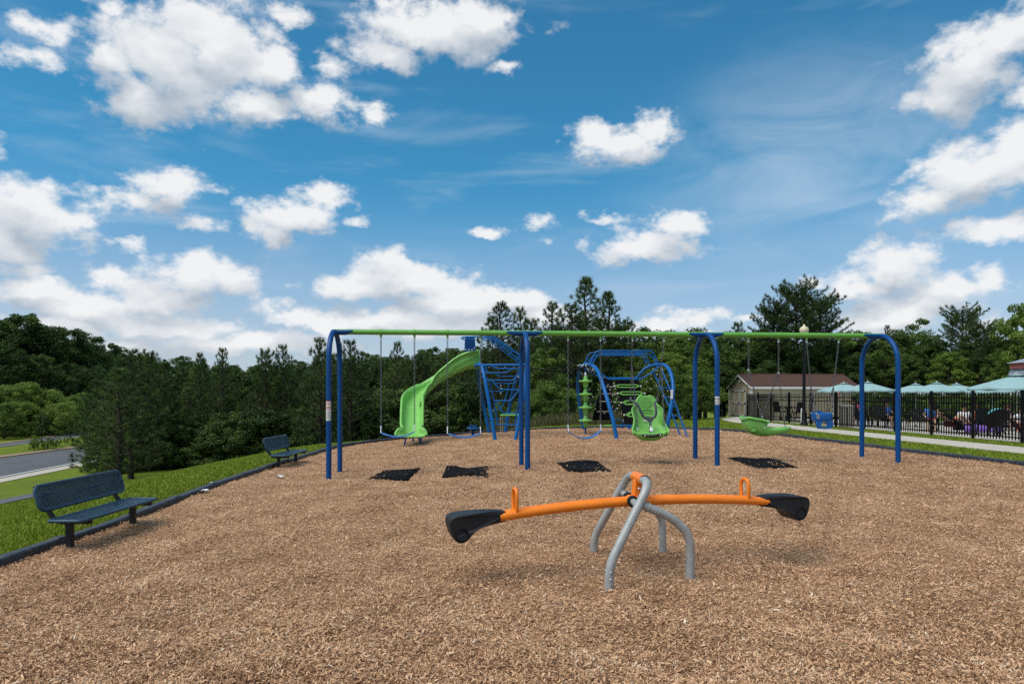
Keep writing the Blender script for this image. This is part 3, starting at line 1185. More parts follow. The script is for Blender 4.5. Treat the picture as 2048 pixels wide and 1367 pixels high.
for cx, cy, hw, dy, curl in rows:
    rg = []
    for j in range(-7, 8):
        u = j / 7
        p = hp(cx + hw * math.sin(u * math.pi / 2) , cy - (9 * abs(u) ** 3 if cy > 862 else 0) * (1 if dy > -0.1 else 0.45), dy)
        rg.append(p - Vector((0, curl * abs(u) ** 3, 0)))
    rings.append(rg)
mb = MB()
mb.loft(rings, closed_ring=False, caps=False)
shell = mb.build('seat_shell', MAT['green_plastic'], hs)
so = shell.modifiers.new('thickness', 'SOLIDIFY')
so.thickness = 0.035
so.offset = 1.0
ss = shell.modifiers.new('round', 'SUBSURF')
ss.levels = ss.render_levels = 1
# moulded headrest pad and lumbar ribs
mb = MB()
pad = []
for i_ in range(20):
    th_ = 2 * math.pi * i_ / 20
    pad.append(hp(1291.5 + 10.5 * math.copysign(abs(math.cos(th_)) ** 0.75, math.cos(th_)), 804.5 + 8.5 * math.copysign(abs(math.sin(th_)) ** 0.8, math.sin(th_)) + (2 if math.sin(th_) > 0 else -1), 0.262))
mb.prism(pad, (0, -0.018, 0))
mb.build('headrest_pad', MAT['green_plastic'], shell)
for ry in (818.5, 825.5):
    MB().tube(spline([hp(1281, ry + 1.5, 0.215), hp(1287, ry - 0.5, 0.222), hp(1293, ry - 1.2, 0.224), hp(1299, ry - 0.5, 0.222), hp(1305, ry + 1.5, 0.215)], 4), 0.010, 8).build('lumbar_rib', MAT['green_plastic'], shell)
mb = MB()
mb.prism([hp(1286, 836.5, 0.175), hp(1295, 838, 0.175), hp(1295, 843.5, 0.165), hp(1287, 842.5, 0.165)], (0, -0.004, 0))
mb.build('safety_label', MAT['sticker_white'], shell)
# front bumper
rings = []
for i_ in range(13):
    f = i_ / 12
    p = hp(1284 + 41 * f, 869.5 + 3.5 * math.sin(math.pi * f) - 2.0 * f, -0.295)
    p.y += 0.05 * (2 * f - 1) ** 2
    h_ = 0.022 * min(1, 5 * f + 0.45, 5 * (1 - f) + 0.45)
    rings.append([p + Vector((0, -0.02, h_)), p + Vector((0, -0.035, 0)), p + Vector((0, -0.02, -h_)), p + Vector((0, 0.03, -h_)), p + Vector((0, 0.03, h_))])
bp = MB().loft(rings).build('front_bumper', MAT['dark_rubber'], hs)
for bx in (1290, 1321):
    MB().lathe([(0.0, 0), (0.012, 0.0), (0.012, 0.008), (0, 0.012)], hp(bx, 871 - (bx - 1290) * 0.05, -0.335), 10, (0, -1, 0)).build('bolt', MAT['bright_steel'], bp)
# harness: two shoulder arms meeting in a yoke
hn = MB()
hn.tube(spline([hp(1262, 800.5, 0.10), hp(1269, 804.5, 0.03), hp(1277, 812, -0.02), hp(1282, 824, -0.03), hp(1288, 834, -0.03), hp(1296, 838.5, -0.03)], 6), [0.016] * 6 + [0.024] * 25, 10)
hn.tube(spline([hp(1313, 801, 0.10), hp(1309.5, 806, 0.03), hp(1312, 818, -0.02), hp(1311.5, 829, -0.03), hp(1307, 834.5, -0.03), hp(1299, 838, -0.03)], 6), [0.016] * 6 + [0.024] * 25, 10)
hn.prism([hp(1286, 832.5, -0.045), hp(1310, 833, -0.045), hp(1305, 840.5, -0.05), hp(1303.2, 845, -0.06), hp(1303, 851, -0.09), hp(1303, 865, -0.14), hp(1299, 865, -0.14), hp(1299.5, 851, -0.09), hp(1298.5, 845, -0.06), hp(1294.5, 840.5, -0.05)], (0, 0.035, 0))
har = hn.build('harness', MAT['grey_plastic'], hs)
hb_ = MB()
hb_.lathe([(0.0, 0.0), (0.034, 0.0), (0.036, 0.012), (0.02, 0.02), (0.0, 0.02)], hp(1303, 859.5, -0.125), 14, (0, -1, 0.2))
hb_.box(hp(1301.6, 854.5, -0.11), (0.026, 0.02, 0.05), None, 0.006)
hb_.build('buckle', MAT['white_plastic'], har)
for q in ((1261, 799), (1314.5, 799)):
    MB().box(hp(q[0], q[1], 0.11), (0.045, 0.04, 0.075), None, 0.008).build('strap_bracket', MAT['chain_steel'], hs)
chain(hs, ha, hp(1261, 796, 0.11))
chain(hs, hb, hp(1314.5, 796, 0.11))
ja, jb = ha.lerp(hp(1261, 796, 0.11), 0.42), hb.lerp(hp(1314.5, 796, 0.11), 0.42)
chain(hs, ja, hp(1275.5, 858, -0.16))
chain(hs, jb, hp(1328.5, 855.5, -0.14))
for q in ((1275.5, 857.5, -0.165), (1328.5, 855.5, -0.145)):
    MB().box(hp(*q), (0.03, 0.03, 0.04), None, 0.006).build('clip', MAT['bright_steel'], hs)

# ---- green tandem swing: bucket with a long saddle tongue
t0, t1 = beam_t(1497), beam_t(1557)
mid = beam_pt((t0 + t1) / 2)
SY = mid.y
ts_ = thing('tandem_swing', (mid.x, mid.y, gz(mid.x, mid.y)), 'green moulded swing with a deep bucket and a long curved tongue', 'swing')
ha, hb = hanger(ts_, 1497), hanger(ts_, 1557)
st_ = [   # px, wall top y, floor y, half depth (m)
    (1487.0, 838, 842, 0.10), (1487.5, 836, 848, 0.155), (1489, 834.5, 856, 0.185), (1493, 835, 862, 0.195), (1500, 836.5, 867, 0.20), (1510, 838, 870, 0.20), (1518, 839.5, 871.2, 0.20),
    (1523, 842, 871.6, 0.195), (1527, 850, 871.7, 0.19), (1531, 855.5, 871.5, 0.185), (1540, 856.3, 870.5, 0.175), (1552, 855.6, 869.0, 0.165), (1565, 854, 866.5, 0.15), (1574, 852.8, 863.5, 0.125), (1579.5, 852.2, 859.5, 0.09)]
rings = []
for px, yt, yb, hd in st_:
    rg = []
    for j in range(-8, 9):
        u = j / 8
        y_ = yt + (yb - yt) * (1 - abs(u) ** 3.2)
        rg.append(at(px, y_, SY) + Vector((0, hd * math.copysign(abs(math.sin(u * math.pi / 2)) ** 0.8, u), 0)))
    rings.append(rg)
sh = MB().loft(rings, closed_ring=False, caps=False).build('seat_shell', MAT['green_plastic'], ts_)
so = sh.modifiers.new('thickness', 'SOLIDIFY')
so.thickness = 0.03
so.offset = -1.0
ss = sh.modifiers.new('round', 'SUBSURF')
ss.levels = ss.render_levels = 1
# rolled rim of the bucket
rim = [at(px, yt, SY) + Vector((0, -hd, 0)) for px, yt, yb, hd in st_[1:8]]
rim2 = [at(px, yt, SY) + Vector((0, hd, 0)) for px, yt, yb, hd in st_[1:8]]
cross = [at(1526, 846, SY - 0.19), at(1533, 845, SY - 0.10), at(1536.5, 843.5, SY), at(1535, 843, SY + 0.10), at(1527, 842, SY + 0.19)]
MB().tube(spline([rim2[0]] + [p for p in rim2[1:]] + [cross[3], cross[2], cross[1]] + rim[::-1] + [at(1486.3, 838, SY)], 4), 0.026, 10, closed=True).build('bucket_rim', MAT['green_plastic'], sh)
# front apron of the bucket under the rim
ap = []
for f in range(7):
    u = -1 + f / 3
    x_ = 1537 - 9 * abs(u) ** 2.2
    ap.append([at(x_, 844 - 1.5 * u, SY + 0.19 * u), at(x_ - 3, 851, SY + 0.18 * u), at(x_ - 8, 857, SY + 0.17 * u)])
apr = MB().loft(ap, closed_ring=False, caps=False).build('bucket_apron', MAT['green_plastic'], sh)
so = apr.modifiers.new('thickness', 'SOLIDIFY')
so.thickness = 0.025
# leg opening with its inner lip
hole = []
for i_ in range(14):
    th_ = 2 * math.pi * i_ / 14
    hole.append(at(1506 + 6.2 * math.copysign(abs(math.cos(th_)) ** 0.7, math.cos(th_)), 857.5 + 4.6 * math.copysign(abs(math.sin(th_)) ** 0.7, math.sin(th_)), SY - 0.205))
lh = MB().prism(hole, (0, 0.03, 0)).build('leg_opening', MAT['green_plastic'], sh)
MB().tube(hole, 0.012, 6, closed=True).build('opening_lip', MAT['green_paint'], sh)
ja, jb = ha.lerp(at(1497, 835, SY), 0.37), hb.lerp(at(1557, 850, SY), 0.37)
chain(ts_, ha, ja)
chain(ts_, hb, jb)
for j_, ends in ((ja, ((1490.5, 833, -0.12), (1529, 854, -0.18))), (jb, ((1524, 832.5, 0.14), (1570, 851, 0.05)))):
    MB().box(j_, (0.03, 0.02, 0.05), None, 0.005).build('clip', MAT['bright_steel'], ts_)
    for e_ in ends:
        q = at(e_[0], e_[1], SY + e_[2])
        chain(ts_, j_, q)
        MB().box(q + Vector((0, 0, -0.01)), (0.03, 0.03, 0.035), None, 0.005).build('clip', MAT['bright_steel'], ts_)

# ---- blue toddler bucket swing
t0, t1 = beam_t(1613), beam_t(1677)
mid = beam_pt((t0 + t1) / 2)
SY = mid.y
bs = thing('bucket_swing', (mid.x, mid.y, gz(mid.x, mid.y)), 'small blue toddler bucket swing with leg holes near the fourth arch', 'swing')
ha, hb = hanger(bs, 1613), hanger(bs, 1677)
c0 = at(1643.5, 827, SY)
HW, HD = 0.165, 0.14


def rrect(hw, hd, z, n=24, p=0.55):
    return [c0 + Vector((hw * math.copysign(abs(math.cos(2 * math.pi * q / n)) ** p, math.cos(2 * math.pi * q / n)), hd * math.copysign(abs(math.sin(2 * math.pi * q / n)) ** p, math.sin(2 * math.pi * q / n)), z)) for q in range(n)]


band = MB()
band.loft([rrect(HW - 0.03, HD - 0.03, -0.13), rrect(HW - 0.03, HD - 0.03, 0.0), rrect(HW - 0.015, HD - 0.015, 0.018), rrect(HW, HD, 0.004), rrect(HW + 0.001, HD + 0.001, -0.01), rrect(HW - 0.002, HD - 0.002, -0.06), rrect(HW - 0.008, HD - 0.008, -0.12), rrect(HW - 0.016, HD - 0.016, -0.135), rrect(HW - 0.03, HD - 0.03, -0.13)], caps=False)
bd = band.build('bucket_band', MAT['blue_bucket'], bs)
mb = MB()
n = 24
for zo in (0,):
    o1, i1 = [], []
    for q in range(n):
        a = 2 * math.pi * q / n
        sx_, sz_ = math.cos(a), math.sin(a)
        o1.append((0.152 * math.copysign(abs(sx_) ** 0.7, sx_) * (1 if sz_ > -0.2 else 0.95), -0.185 + 0.085 * math.copysign(abs(sz_) ** 0.75, sz_)))
        i1.append((-0.012 + 0.060 * sx_, -0.190 + 0.055 * sz_))
    def rg(pp, y_):
        return [c0 + Vector((x_, y_, z_)) for x_, z_ in pp]
    for ya_, yb_ in ((-0.125, -0.09),):
        f_o, f_i, b_o, b_i = rg(o1, ya_), rg(i1, ya_), rg(o1, yb_), rg(i1, yb_)
        mb.loft([f_i, f_o], caps=False, smooth=False)
        mb.loft([f_o, b_o], caps=False)
        mb.loft([b_o, b_i], caps=False, smooth=False)
        mb.loft([b_i, f_i], caps=False)
    mb.loft([[c0 + Vector((x_, y_, z_)) for x_, z_ in ((-0.05, -0.268), (0.05, -0.268), (0.05, -0.245), (-0.05, -0.245))] for y_ in (-0.09, 0.09)], smooth=False)
mb.build('leg_sling', MAT['blue_bucket'], bs)
MB().add([c0 + Vector((-0.158, -HD * 0.98, -0.005)), c0 + Vector((-0.105, -HD - 0.001, -0.005)), c0 + Vector((-0.105, -HD - 0.001, -0.09)), c0 + Vector((-0.155, -HD * 0.97, -0.09))], [(0, 1, 2, 3)]).build('safety_label', MAT['sticker_grey'], bd)
back = MB()
back.loft([[c0 + Vector((x_, HD - 0.03 + dy_, z_)) for x_, z_ in ((-0.12, -0.05), (-0.11, 0.03), (-0.05, 0.055), (0.03, 0.05), (0.09, 0.02), (0.12, -0.05))] for dy_ in (0, 0.028)])
back.build('back_lip', MAT['blue_bucket'], bs)
for h_, s_ in ((ha, -1), (hb, 1)):
    j_ = h_.lerp(c0 + Vector((s_ * 0.15, 0, 0)), 0.62)
    chain(bs, h_, j_)
    for dy in (-0.10, 0.10):
        q = c0 + Vector((s_ * 0.145, dy, 0.01))
        chain(bs, j_, q)
        MB().box(q, (0.022, 0.03, 0.03), None, 0.005).build('clip', MAT['bright_steel'], bs)

# ---- rubber mats half buried under the swings
def wear_mat(quad, label):
    P = []
    for q in quad[:4]:
        P.append(ground_at(q[0], q[1], 0.035))
    c = sum(P, Vector()) / 4
    n = 14
    vs_, fs_ = [], []
    for i_ in range(n + 1):
        for j_ in range(n + 1):
            u, v_ = i_ / n, j_ / n
            p = (P[0] * (1 - u) + P[1] * u) * (1 - v_) + (P[3] * (1 - u) + P[2] * u) * v_
            e_ = min(u, 1 - u, v_, 1 - v_)
            z_ = mz(p.x, p.y) + 0.030 + 0.012 * math.sin(u * 5 + c.x) * math.sin(v_ * 4 + 1) + (0.0 if e_ > 0.05 else -0.012) + quad[4] * (u - 0.5)
            vs_.append((p.x, p.y, z_))
    for i_ in range(n):
        for j_ in range(n):
            a = i_ * (n + 1) + j_
            fs_.append((a, a + n + 1, a + n + 2, a + 1))
    mb = MB()
    mb.add(vs_, fs_, True)
    o = mb.build('rubber_mat', MAT['mat_rubber'], None, origin=(c.x, c.y, gz(c.x, c.y)))
    s_ = o.modifiers.new('thickness', 'SOLIDIFY')
    s_.thickness = 0.045
    s_.offset = -1
    return tag(o, label, 'rubber mat', 'rubber mats under the swings')


wear_mat([(732, 956), (815, 958.5), (840, 936), (767, 939), 0.02], 'black rubber mat closest to the first blue arch, chips over its left corner')
wear_mat([(883, 954), (977, 949), (976, 931), (893, 934), -0.015], 'black rubber mat left of the second arch, under the second belt swing')
wear_mat([(1135, 943), (1223, 940.5), (1193, 922), (1113, 923), -0.01], 'black rubber mat between the second and third arches')
wear_mat([(1515, 934), (1596, 933), (1538, 915), (1457, 917), 0.0], 'black rubber mat right of the third arch, below the green tandem swing')

# chips kicked onto the mats
mx_, my_, ml_ = [], [], []
for quad, sd_ in (([(732, 956), (815, 958.5), (840, 936), (767, 939)], 0), ([(883, 954), (977, 949), (976, 931), (893, 934)], 1), ([(1135, 943), (1223, 940.5), (1193, 922), (1113, 923)], 2), ([(1515, 934), (1596, 933), (1538, 915), (1457, 917)], 3)):
    P = [ground_at(q[0], q[1], 0.035) for q in quad]
    rr = np.random.default_rng(sd_ + 3)
    for _ in range(900):
        u, v_ = rr.random(), rr.random()
        dens_ = (0.9 * max(0, 0.28 - u) / 0.28 if sd_ == 0 else 0.9 * max(0, u - 0.78) / 0.22 if sd_ == 1 else 0.25 * (v_ > 0.75) if sd_ == 2 else 0.5 * math.exp(-((u - 0.6) / 0.12) ** 2) * (v_ < 0.35)) + 0.05
        if rr.random() < dens_:
            p = (P[0] * (1 - u) + P[1] * u) * (1 - v_) + (P[3] * (1 - u) + P[2] * u) * v_
            mx_.append(p.x); my_.append(p.y); ml_.append(0.042)
chips(10, lambda n_: np.full(n_, 12.0), 'wood_chips', (np.array(mx_), np.array(my_), np.array(ml_)))['label'] = 'scattered wood chips lying on top of the four rubber mats'

# ------------------------------------------------------------------ seesaw
sw = thing('seesaw', (1.0, 5.45, 0.0), 'orange two-seat seesaw on a bent grey tube stand', 'seesaw')
TR = 0.034


def low(x, y):
    return Vector((x, y, mz(x, y) - 0.06))


u1 = fillet([low(0.706, 4.96), (0.706, 4.97, 0.16), (1.035, 5.13, 0.74), (0.985, 5.74, 0.74), (0.715, 5.96, 0.16), low(0.712, 5.97)], 0.13, 8)
fr = MB().tube(u1, TR, 16).build('stand_frame', MAT['galvanised'], sw)
for (xa, ya, jn) in ((1.354, 5.19, (0.975, 5.105, 0.58)), (1.317, 5.97, (0.925, 5.80, 0.57))):
    j_ = Vector(jn)
    kx = 1 if ya < 5.5 else 0
    pth = fillet([low(xa, ya), (xa, ya, 0.34), (xa - 0.15, ya * 0.6 + j_.y * 0.4, 0.48), j_], 0.16, 8)
    MB().tube(pth, TR * 0.96, 16).build('stand_leg', MAT['galvanised'], sw)
for z_ in (0.07, 0.12):
    MB().lathe([(0, 0.0), (0.007, 0.0), (0.007, 0.004), (0, 0.006)], (0.712, 4.93, z_ + 0.0), 8, (0, -1, 0)).build('bolt', MAT['bright_steel'], fr)
# axle with rubber collars
ax0, ax1 = Vector((0.93, 5.08, 0.555)), Vector((0.90, 5.80, 0.57))
AXC = Vector((0.975, 5.45, 0.545))
MB().tube([Vector((0.955, 5.11, 0.565)), Vector((0.94, 5.78, 0.575))], 0.026, 14).build('axle', MAT['galvanised'], sw)
for y_ in (5.36, 5.545):
    p = Vector((0.955 - (y_ - 5.11) * 0.022, y_, 0.567))
    MB().tube([p + Vector((0, -0.022, 0)), p + Vector((0, 0.022, 0))], 0.046, 16).build('axle_collar', MAT['dark_rubber'], sw)
# sleeve round the top tube and hanging plate
MB().tube([Vector((1.027, 5.30, 0.741)), Vector((1.005, 5.56, 0.741))], 0.043, 16).build('top_sleeve', MAT['orange_paint'], sw)
for y_ in (5.285, 5.575):
    p = Vector((1.03 - (y_ - 5.3) * 0.085, y_, 0.741))
    MB().tube([p + Vector((0, -0.012, 0)), p + Vector((0, 0.012, 0))], 0.040, 16).build('sleeve_ring', MAT['grey_plastic'], sw)
MB().box((1.0, 5.44, 0.645), (0.085, 0.055, 0.17), Matrix.Rotation(0.24, 3, 'Z') @ Matrix.Rotation(0.12, 3, 'Y'), 0.012).build('hanger_plate', MAT['orange_paint'], sw)
# curved twin-tube beam
E_L, E_R = Vector((-0.10, 5.175, 0.483)), Vector((2.14, 5.765, 0.508))
SD_ = (E_R - E_L)
SD_.z = 0
SU = SD_.normalized()
SP = Vector((-SU.y, SU.x, 0))
for s_ in (-1, 1):
    pth = []
    for i_ in range(25):
        f = i_ / 24
        p = E_L.lerp(E_R, f)
        p.z += 0.062 * (1 - (2 * f - 1) ** 2)
        pth.append(p + SP * (0.031 * s_))
    MB().tube(pth, 0.035, 14).build('beam_tube', MAT['orange_paint'], sw)
MB().tube([Vector((0.965, 5.42, 0.555)) - SP * 0.07, Vector((0.965, 5.42, 0.555)) + SP * 0.07], 0.05, 14).build('pivot_sleeve', MAT['orange_paint'], sw)


for q, d_ in (((0.975, 5.105, 0.58), (0.6, 0.2, -0.25)), ((0.925, 5.80, 0.57), (0.6, 0.25, -0.25))):
    MB().lathe([(0.036, -0.006), (0.041, 0.0), (0.036, 0.008)], Vector(q) + Vector(d_).normalized() * 0.045, 16, d_).build('weld', MAT['galvanised'], sw)
for s_ in (-1, 1):
    MB().lathe([(0, 0.014), (0.011, 0.012), (0.013, 0.0)], Vector((1.0, 5.44, 0.66)) + SP * (0.030 * s_), 8, SP * s_).build('bolt', MAT['bright_steel'], sw)


def seesaw_seat(end, out, slope, nm):
    prof = [(-0.05, 0.018), (-0.03, 0.036), (0.03, 0.050), (0.12, 0.057), (0.26, 0.056), (0.36, 0.052), (0.405, 0.035), (0.415, -0.01), (0.40, -0.075), (0.375, -0.125), (0.34, -0.150), (0.30, -0.150), (0.262, -0.120), (0.235, -0.090), (0.18, -0.062), (0.10, -0.048), (0.03, -0.040), (-0.03, -0.030)]
    pc_ = [Vector((u, z_, 0)) for u, z_ in prof]
    pc_ = spline([pc_[-1]] + pc_ + [pc_[0]], 3)[3:-3]
    prof = [(p.x, p.y) for p in pc_]
    rings = []
    for wv, sc in ((-1.0, 0.90), (-0.985, 0.94), (-0.94, 0.97), (-0.85, 0.99), (-0.5, 1.0), (0.0, 0.99), (0.5, 1.0), (0.85, 0.99), (0.94, 0.97), (0.985, 0.94), (1.0, 0.90)):
        rg = []
        for u, z_ in prof:
            half = 0.050 + 0.062 * sstep((u + 0.02) / 0.32)
            cu_, cz_ = 0.24, -0.02
            uu, zz = cu_ + (u - cu_) * (sc * 0.5 + 0.5), cz_ + (z_ - cz_) * sc
            rg.append(end + out * uu + SP * float(half * wv) + Vector((0, 0, zz - slope * uu)))
        rings.append(rg)
    st = MB().loft(rings).build('seat', MAT['dark_rubber'], sw)
    for s_ in (-1, 1):
        c = end + out * 0.325 + Vector((0, 0, -0.088 - slope * 0.325)) + SP * (0.108 * s_)
        m_ = MB()
        m_.lathe([(0.052, -0.004), (0.050, 0.006), (0.044, 0.008), (0.040, 0.002), (0.038, -0.02), (0.026, -0.02), (0.024, -0.008), (0.0, -0.006)], c, 20, SP * s_)
        m_.build('wheel_recess', MAT['black_hole'], st)


seesaw_seat(E_L + SU * 0.02, -SU, 0.05, 'l')
seesaw_seat(E_R - SU * 0.06, SU, 0.03, 'r')
for f, hgt in ((0.055, 0.165), (0.915, 0.15)):
    p = E_L.lerp(E_R, f)
    p.z += 0.062 * (1 - (2 * f - 1) ** 2) + 0.02
    pts_ = [p - SP * 0.048, p - SP * 0.056 + Vector((0, 0, hgt * 0.7)), p - SP * 0.03 + Vector((0, 0, hgt)), p + SP * 0.03 + Vector((0, 0, hgt)), p + SP * 0.056 + Vector((0, 0, hgt * 0.7)), p + SP * 0.048]
    MB().tube(spline(pts_, 6), 0.0145, 10).build('handle', MAT['orange_paint'], sw)

# ------------------------------------------------------------------ benches
def make_bench(label):
    """local frame: length along +Y from the near post, sitting side +X"""
    t = thing('park_bench', (0, 0, 0), label, 'bench', 'blue perforated benches along the left edge')
    PITCH, OV, ZS, SW0, SW1 = 1.10, 0.15, 0.27, -0.12, 0.20
    y0, y1 = -OV, PITCH + OV

    def lattice(fn, ulen, vlen, pit=0.034):
        """crossed diagonal bars over a u,v rectangle -> expanded metal"""
        mb = MB()
        for sgn in (1, -1):
            k = -vlen
            while k < ulen:
                a_u, b_u = k, k + vlen
                a_v, b_v = (0, vlen) if sgn > 0 else (vlen, 0)
                if a_u < 0:
                    f_ = -a_u / vlen
                    a_v = a_v + (b_v - a_v) * f_
                    a_u = 0
                if b_u > ulen:
                    f_ = (b_u - ulen) / (b_u - k) if b_u != k else 0
                    b_v = b_v - (b_v - ((0) if sgn > 0 else vlen)) * f_
                    b_u = ulen
                p, q = fn(a_u, a_v), fn(b_u, b_v)
                d = (q - p)
                if d.length > 0.01:
                    nn = (fn(a_u + 0.01, a_v) - fn(a_u, a_v)).cross(fn(a_u, a_v + 0.01) - fn(a_u, a_v)).normalized()
                    s_ = d.normalized().cross(nn) * 0.0052
                    h_ = nn * 0.004
                    mb.add([p - s_ - h_, p + s_ - h_, p + s_ + h_, p - s_ + h_, q - s_ - h_, q + s_ - h_, q + s_ + h_, q - s_ + h_], [(0, 1, 5, 4), (1, 2, 6, 5), (2, 3, 7, 6), (3, 0, 4, 7)])
                k += pit
        return mb

    def frame(fn, ulen, vlen, rad, band, parent):
        n = 6
        def loop(ins, off):
            pts_ = []
            r_ = rad - ins * 0.7
            for cu_, cv_, a0 in ((ulen - rad, rad, -90), (ulen - rad, vlen - rad, 0), (rad, vlen - rad, 90), (rad, rad, 180)):
                for q in range(n + 1):
                    a = R(a0 + 90 * q / n)
                    rr = max(r_, 0.008)
                    pts_.append(fn(cu_ + math.cos(a) * rr, cv_ + math.sin(a) * rr, off))
            return pts_
        m_ = MB().tube(loop(0, 0), 0.0165, 8, closed=True)
        a, b = loop(0, 0.006), loop(band, 0.006)
        c, d = loop(band, -0.006), loop(0, -0.006)
        m_.loft([a, b, c, d], caps=False, smooth=False)
        return m_
    # seat
    ul, vl = y1 - y0, SW1 - SW0
    fs = lambda u, v_, o_=0.0: Vector((SW0 + v_, y0 + u, ZS - 0.012 + o_))
    seat = frame(fs, ul, vl, 0.05, 0.035, t).build('seat', MAT['bench_blue'], t)
    la = lattice(fs, ul, vl).build('perforated_sheet', MAT['bench_blue'], seat)
    la['kind'] = 'stuff'
    # backrest, leaning back
    hb_, lean = 0.235, 0.07
    fb = lambda u, v_, o_=0.0: Vector((-0.175 - lean * v_ / hb_ + o_ * 0.95, y0 + 0.0 + u, 0.350 + v_ * 0.97 + o_ * 0.3))
    back = frame(fb, ul, hb_, 0.065, 0.035, t).build('backrest', MAT['bench_blue'], t)
    la = lattice(fb, ul, hb_).build('perforated_sheet', MAT['bench_blue'], back)
    la['kind'] = 'stuff'
    for y_ in (0.0, PITCH):
        MB().box((0.0, y_, 0.065), (0.055, 0.055, 0.34), None, 0.004).build('post', MAT['bench_black'], t)
        pth = fillet([(0.205, y_, 0.228), (-0.12, y_, 0.228), (-0.20, y_, 0.32), (-0.25, y_, 0.50)], 0.10, 6)
        MB().tube(pth, 0.024, 10).build('support_arm', MAT['bench_black'], t)
    # middle brace under the seat
    MB().box((0.0, PITCH / 2, 0.238), (0.05, PITCH, 0.02)).build('seat_brace', MAT['bench_black'], t)
    return t


bench = make_bench('larger nearer blue perforated metal bench on black posts, bottom left')
bench.location = (-4.21, 6.5, -0.03)
bench.rotation_euler.z = 0.01
b2 = copy_tree(bench)
b2['label'] = 'smaller farther blue perforated metal bench beside the first blue arch'
b2.location = (-4.46, 13.05, mz(-4.46, 13.05) - 0.03)
b2.rotation_euler.z = 0.02

# ------------------------------------------------------------------ climbing structure with slide
play = thing('climbing_structure', (0.9, 21.0, gz(0.9, 21.0)), 'large blue arched climbing structure with green slide, nets and ladders', 'climbing structure')


def trace(pts):
    return [at(*p) for p in pts]


def arch_tube(pts):
    P = trace(pts)
    for k in (0, -1):
        P[k].z = mz(P[k].x, P[k].y) - 0.08
    return MB().tube(spline(P, 6), 0.056, 14).build('arch', MAT['blue_light'], play)


arch_tube([(991, 879, 19.6), (983, 835, 19.7), (974, 780, 19.8), (967, 745, 20.0), (961.5, 729, 20.4), (957, 727, 21), (955.5, 735, 22), (959, 765, 22.8), (967, 808, 23.4), (979, 863, 23.5)])
arch_tube([(1030, 879, 19.6), (1038, 840, 19.7), (1047, 790, 19.8), (1052, 750, 20), (1053, 732, 20.6), (1049, 730, 21.5), (1040, 740, 22.3), (1029, 770, 22.9), (1019, 815, 23.4), (1010, 862, 23.5)])
arch_tube([(1234, 877, 18.8), (1226, 840, 18.9), (1215, 800, 19.1), (1206, 770, 19.4), (1197, 745, 19.8), (1187, 732, 20.4), (1175, 728.5, 21.3), (1164, 732, 22.3), (1157.5, 748, 23.1), (1156, 775, 23.6), (1160, 815, 23.9), (1168, 858, 24.1)])
arch_tube([(1329, 873, 19.7), (1337, 840, 19.6), (1344, 800, 19.7), (1346, 770, 19.9), (1341, 745, 20.2), (1331, 731, 20.8), (1317, 729, 21.4), (1300, 732, 22.2), (1287, 740, 22.8), (1277, 754, 23.3), (1268, 778, 23.7), (1260, 815, 24), (1258, 856, 24.0)])


def c4(pts, Y):
    return [at(940 + x / 7.19, 700 + y / 7.19, Y) for x, y in pts]


def rod(pts, r=0.021, name='rung', mat='blue_light', parent=None, fr=0.08):
    return MB().tube(fillet(pts, fr, 4) if len(pts) > 2 else pts, r, 8).build(name, MAT[mat], parent or play)


FR = [[(285, 212), (375, 265), (735, 265)], [(205, 325), (515, 325), (610, 265), (735, 262)], [(222, 430), (615, 435), (725, 325)], [(310, 432), (430, 565), (745, 570)], [(345, 725), (590, 725), (700, 575)], [(370, 730), (475, 905), (730, 910)], [(345, 1065), (680, 1075)]]
for q in FR:
    rod(c4(q, 19.85))
for q in [[(375, 345), (420, 375), (640, 375)], [(290, 430), (340, 480), (640, 478), (675, 430)], [(255, 588), (480, 596)], [(310, 862), (430, 862), (500, 740), (565, 480)], [(265, 990), (510, 992), (530, 950)]]:
    rod(c4(q, 21.6), 0.019)
rod(c4([(165, 385), (240, 388), (290, 470), (345, 725), (398, 1062)], 19.95), 0.02, 'inner_rail')
rod(c4([(715, 640), (670, 900), (640, 1070)], 19.95), 0.02, 'inner_rail')
rod(c4([(200, 225), (222, 200), (248, 325)], 19.9), 0.02, 'grab_loop')
rod(c4([(60, 218), (400, 214), (800, 212)], 20.4), 0.040, 'cross_bar')
rod(c4([(300, 222), (800, 222)], 21.6), 0.022, 'cross_bar')
# green step with its hanging ropes
MB().box((c4([(575, 932)], 20.6)[0]), (0.60, 0.22, 0.055), None, 0.02).build('step', MAT['green_plastic'], play)
MB().box((c4([(447, 556)], 20.6)[0]), (0.10, 0.14, 0.05), None, 0.015).build('step', MAT['green_plastic'], play)
for x_ in (438, 468):
    rod(c4([(x_, 945), (x_, 1205)], 20.6), 0.009, 'step_rope', 'rope_tan')
    rod(c4([(x_, 215), (x_ + 2, 560)], 20.6), 0.008, 'hanging_rope', 'rope_black')
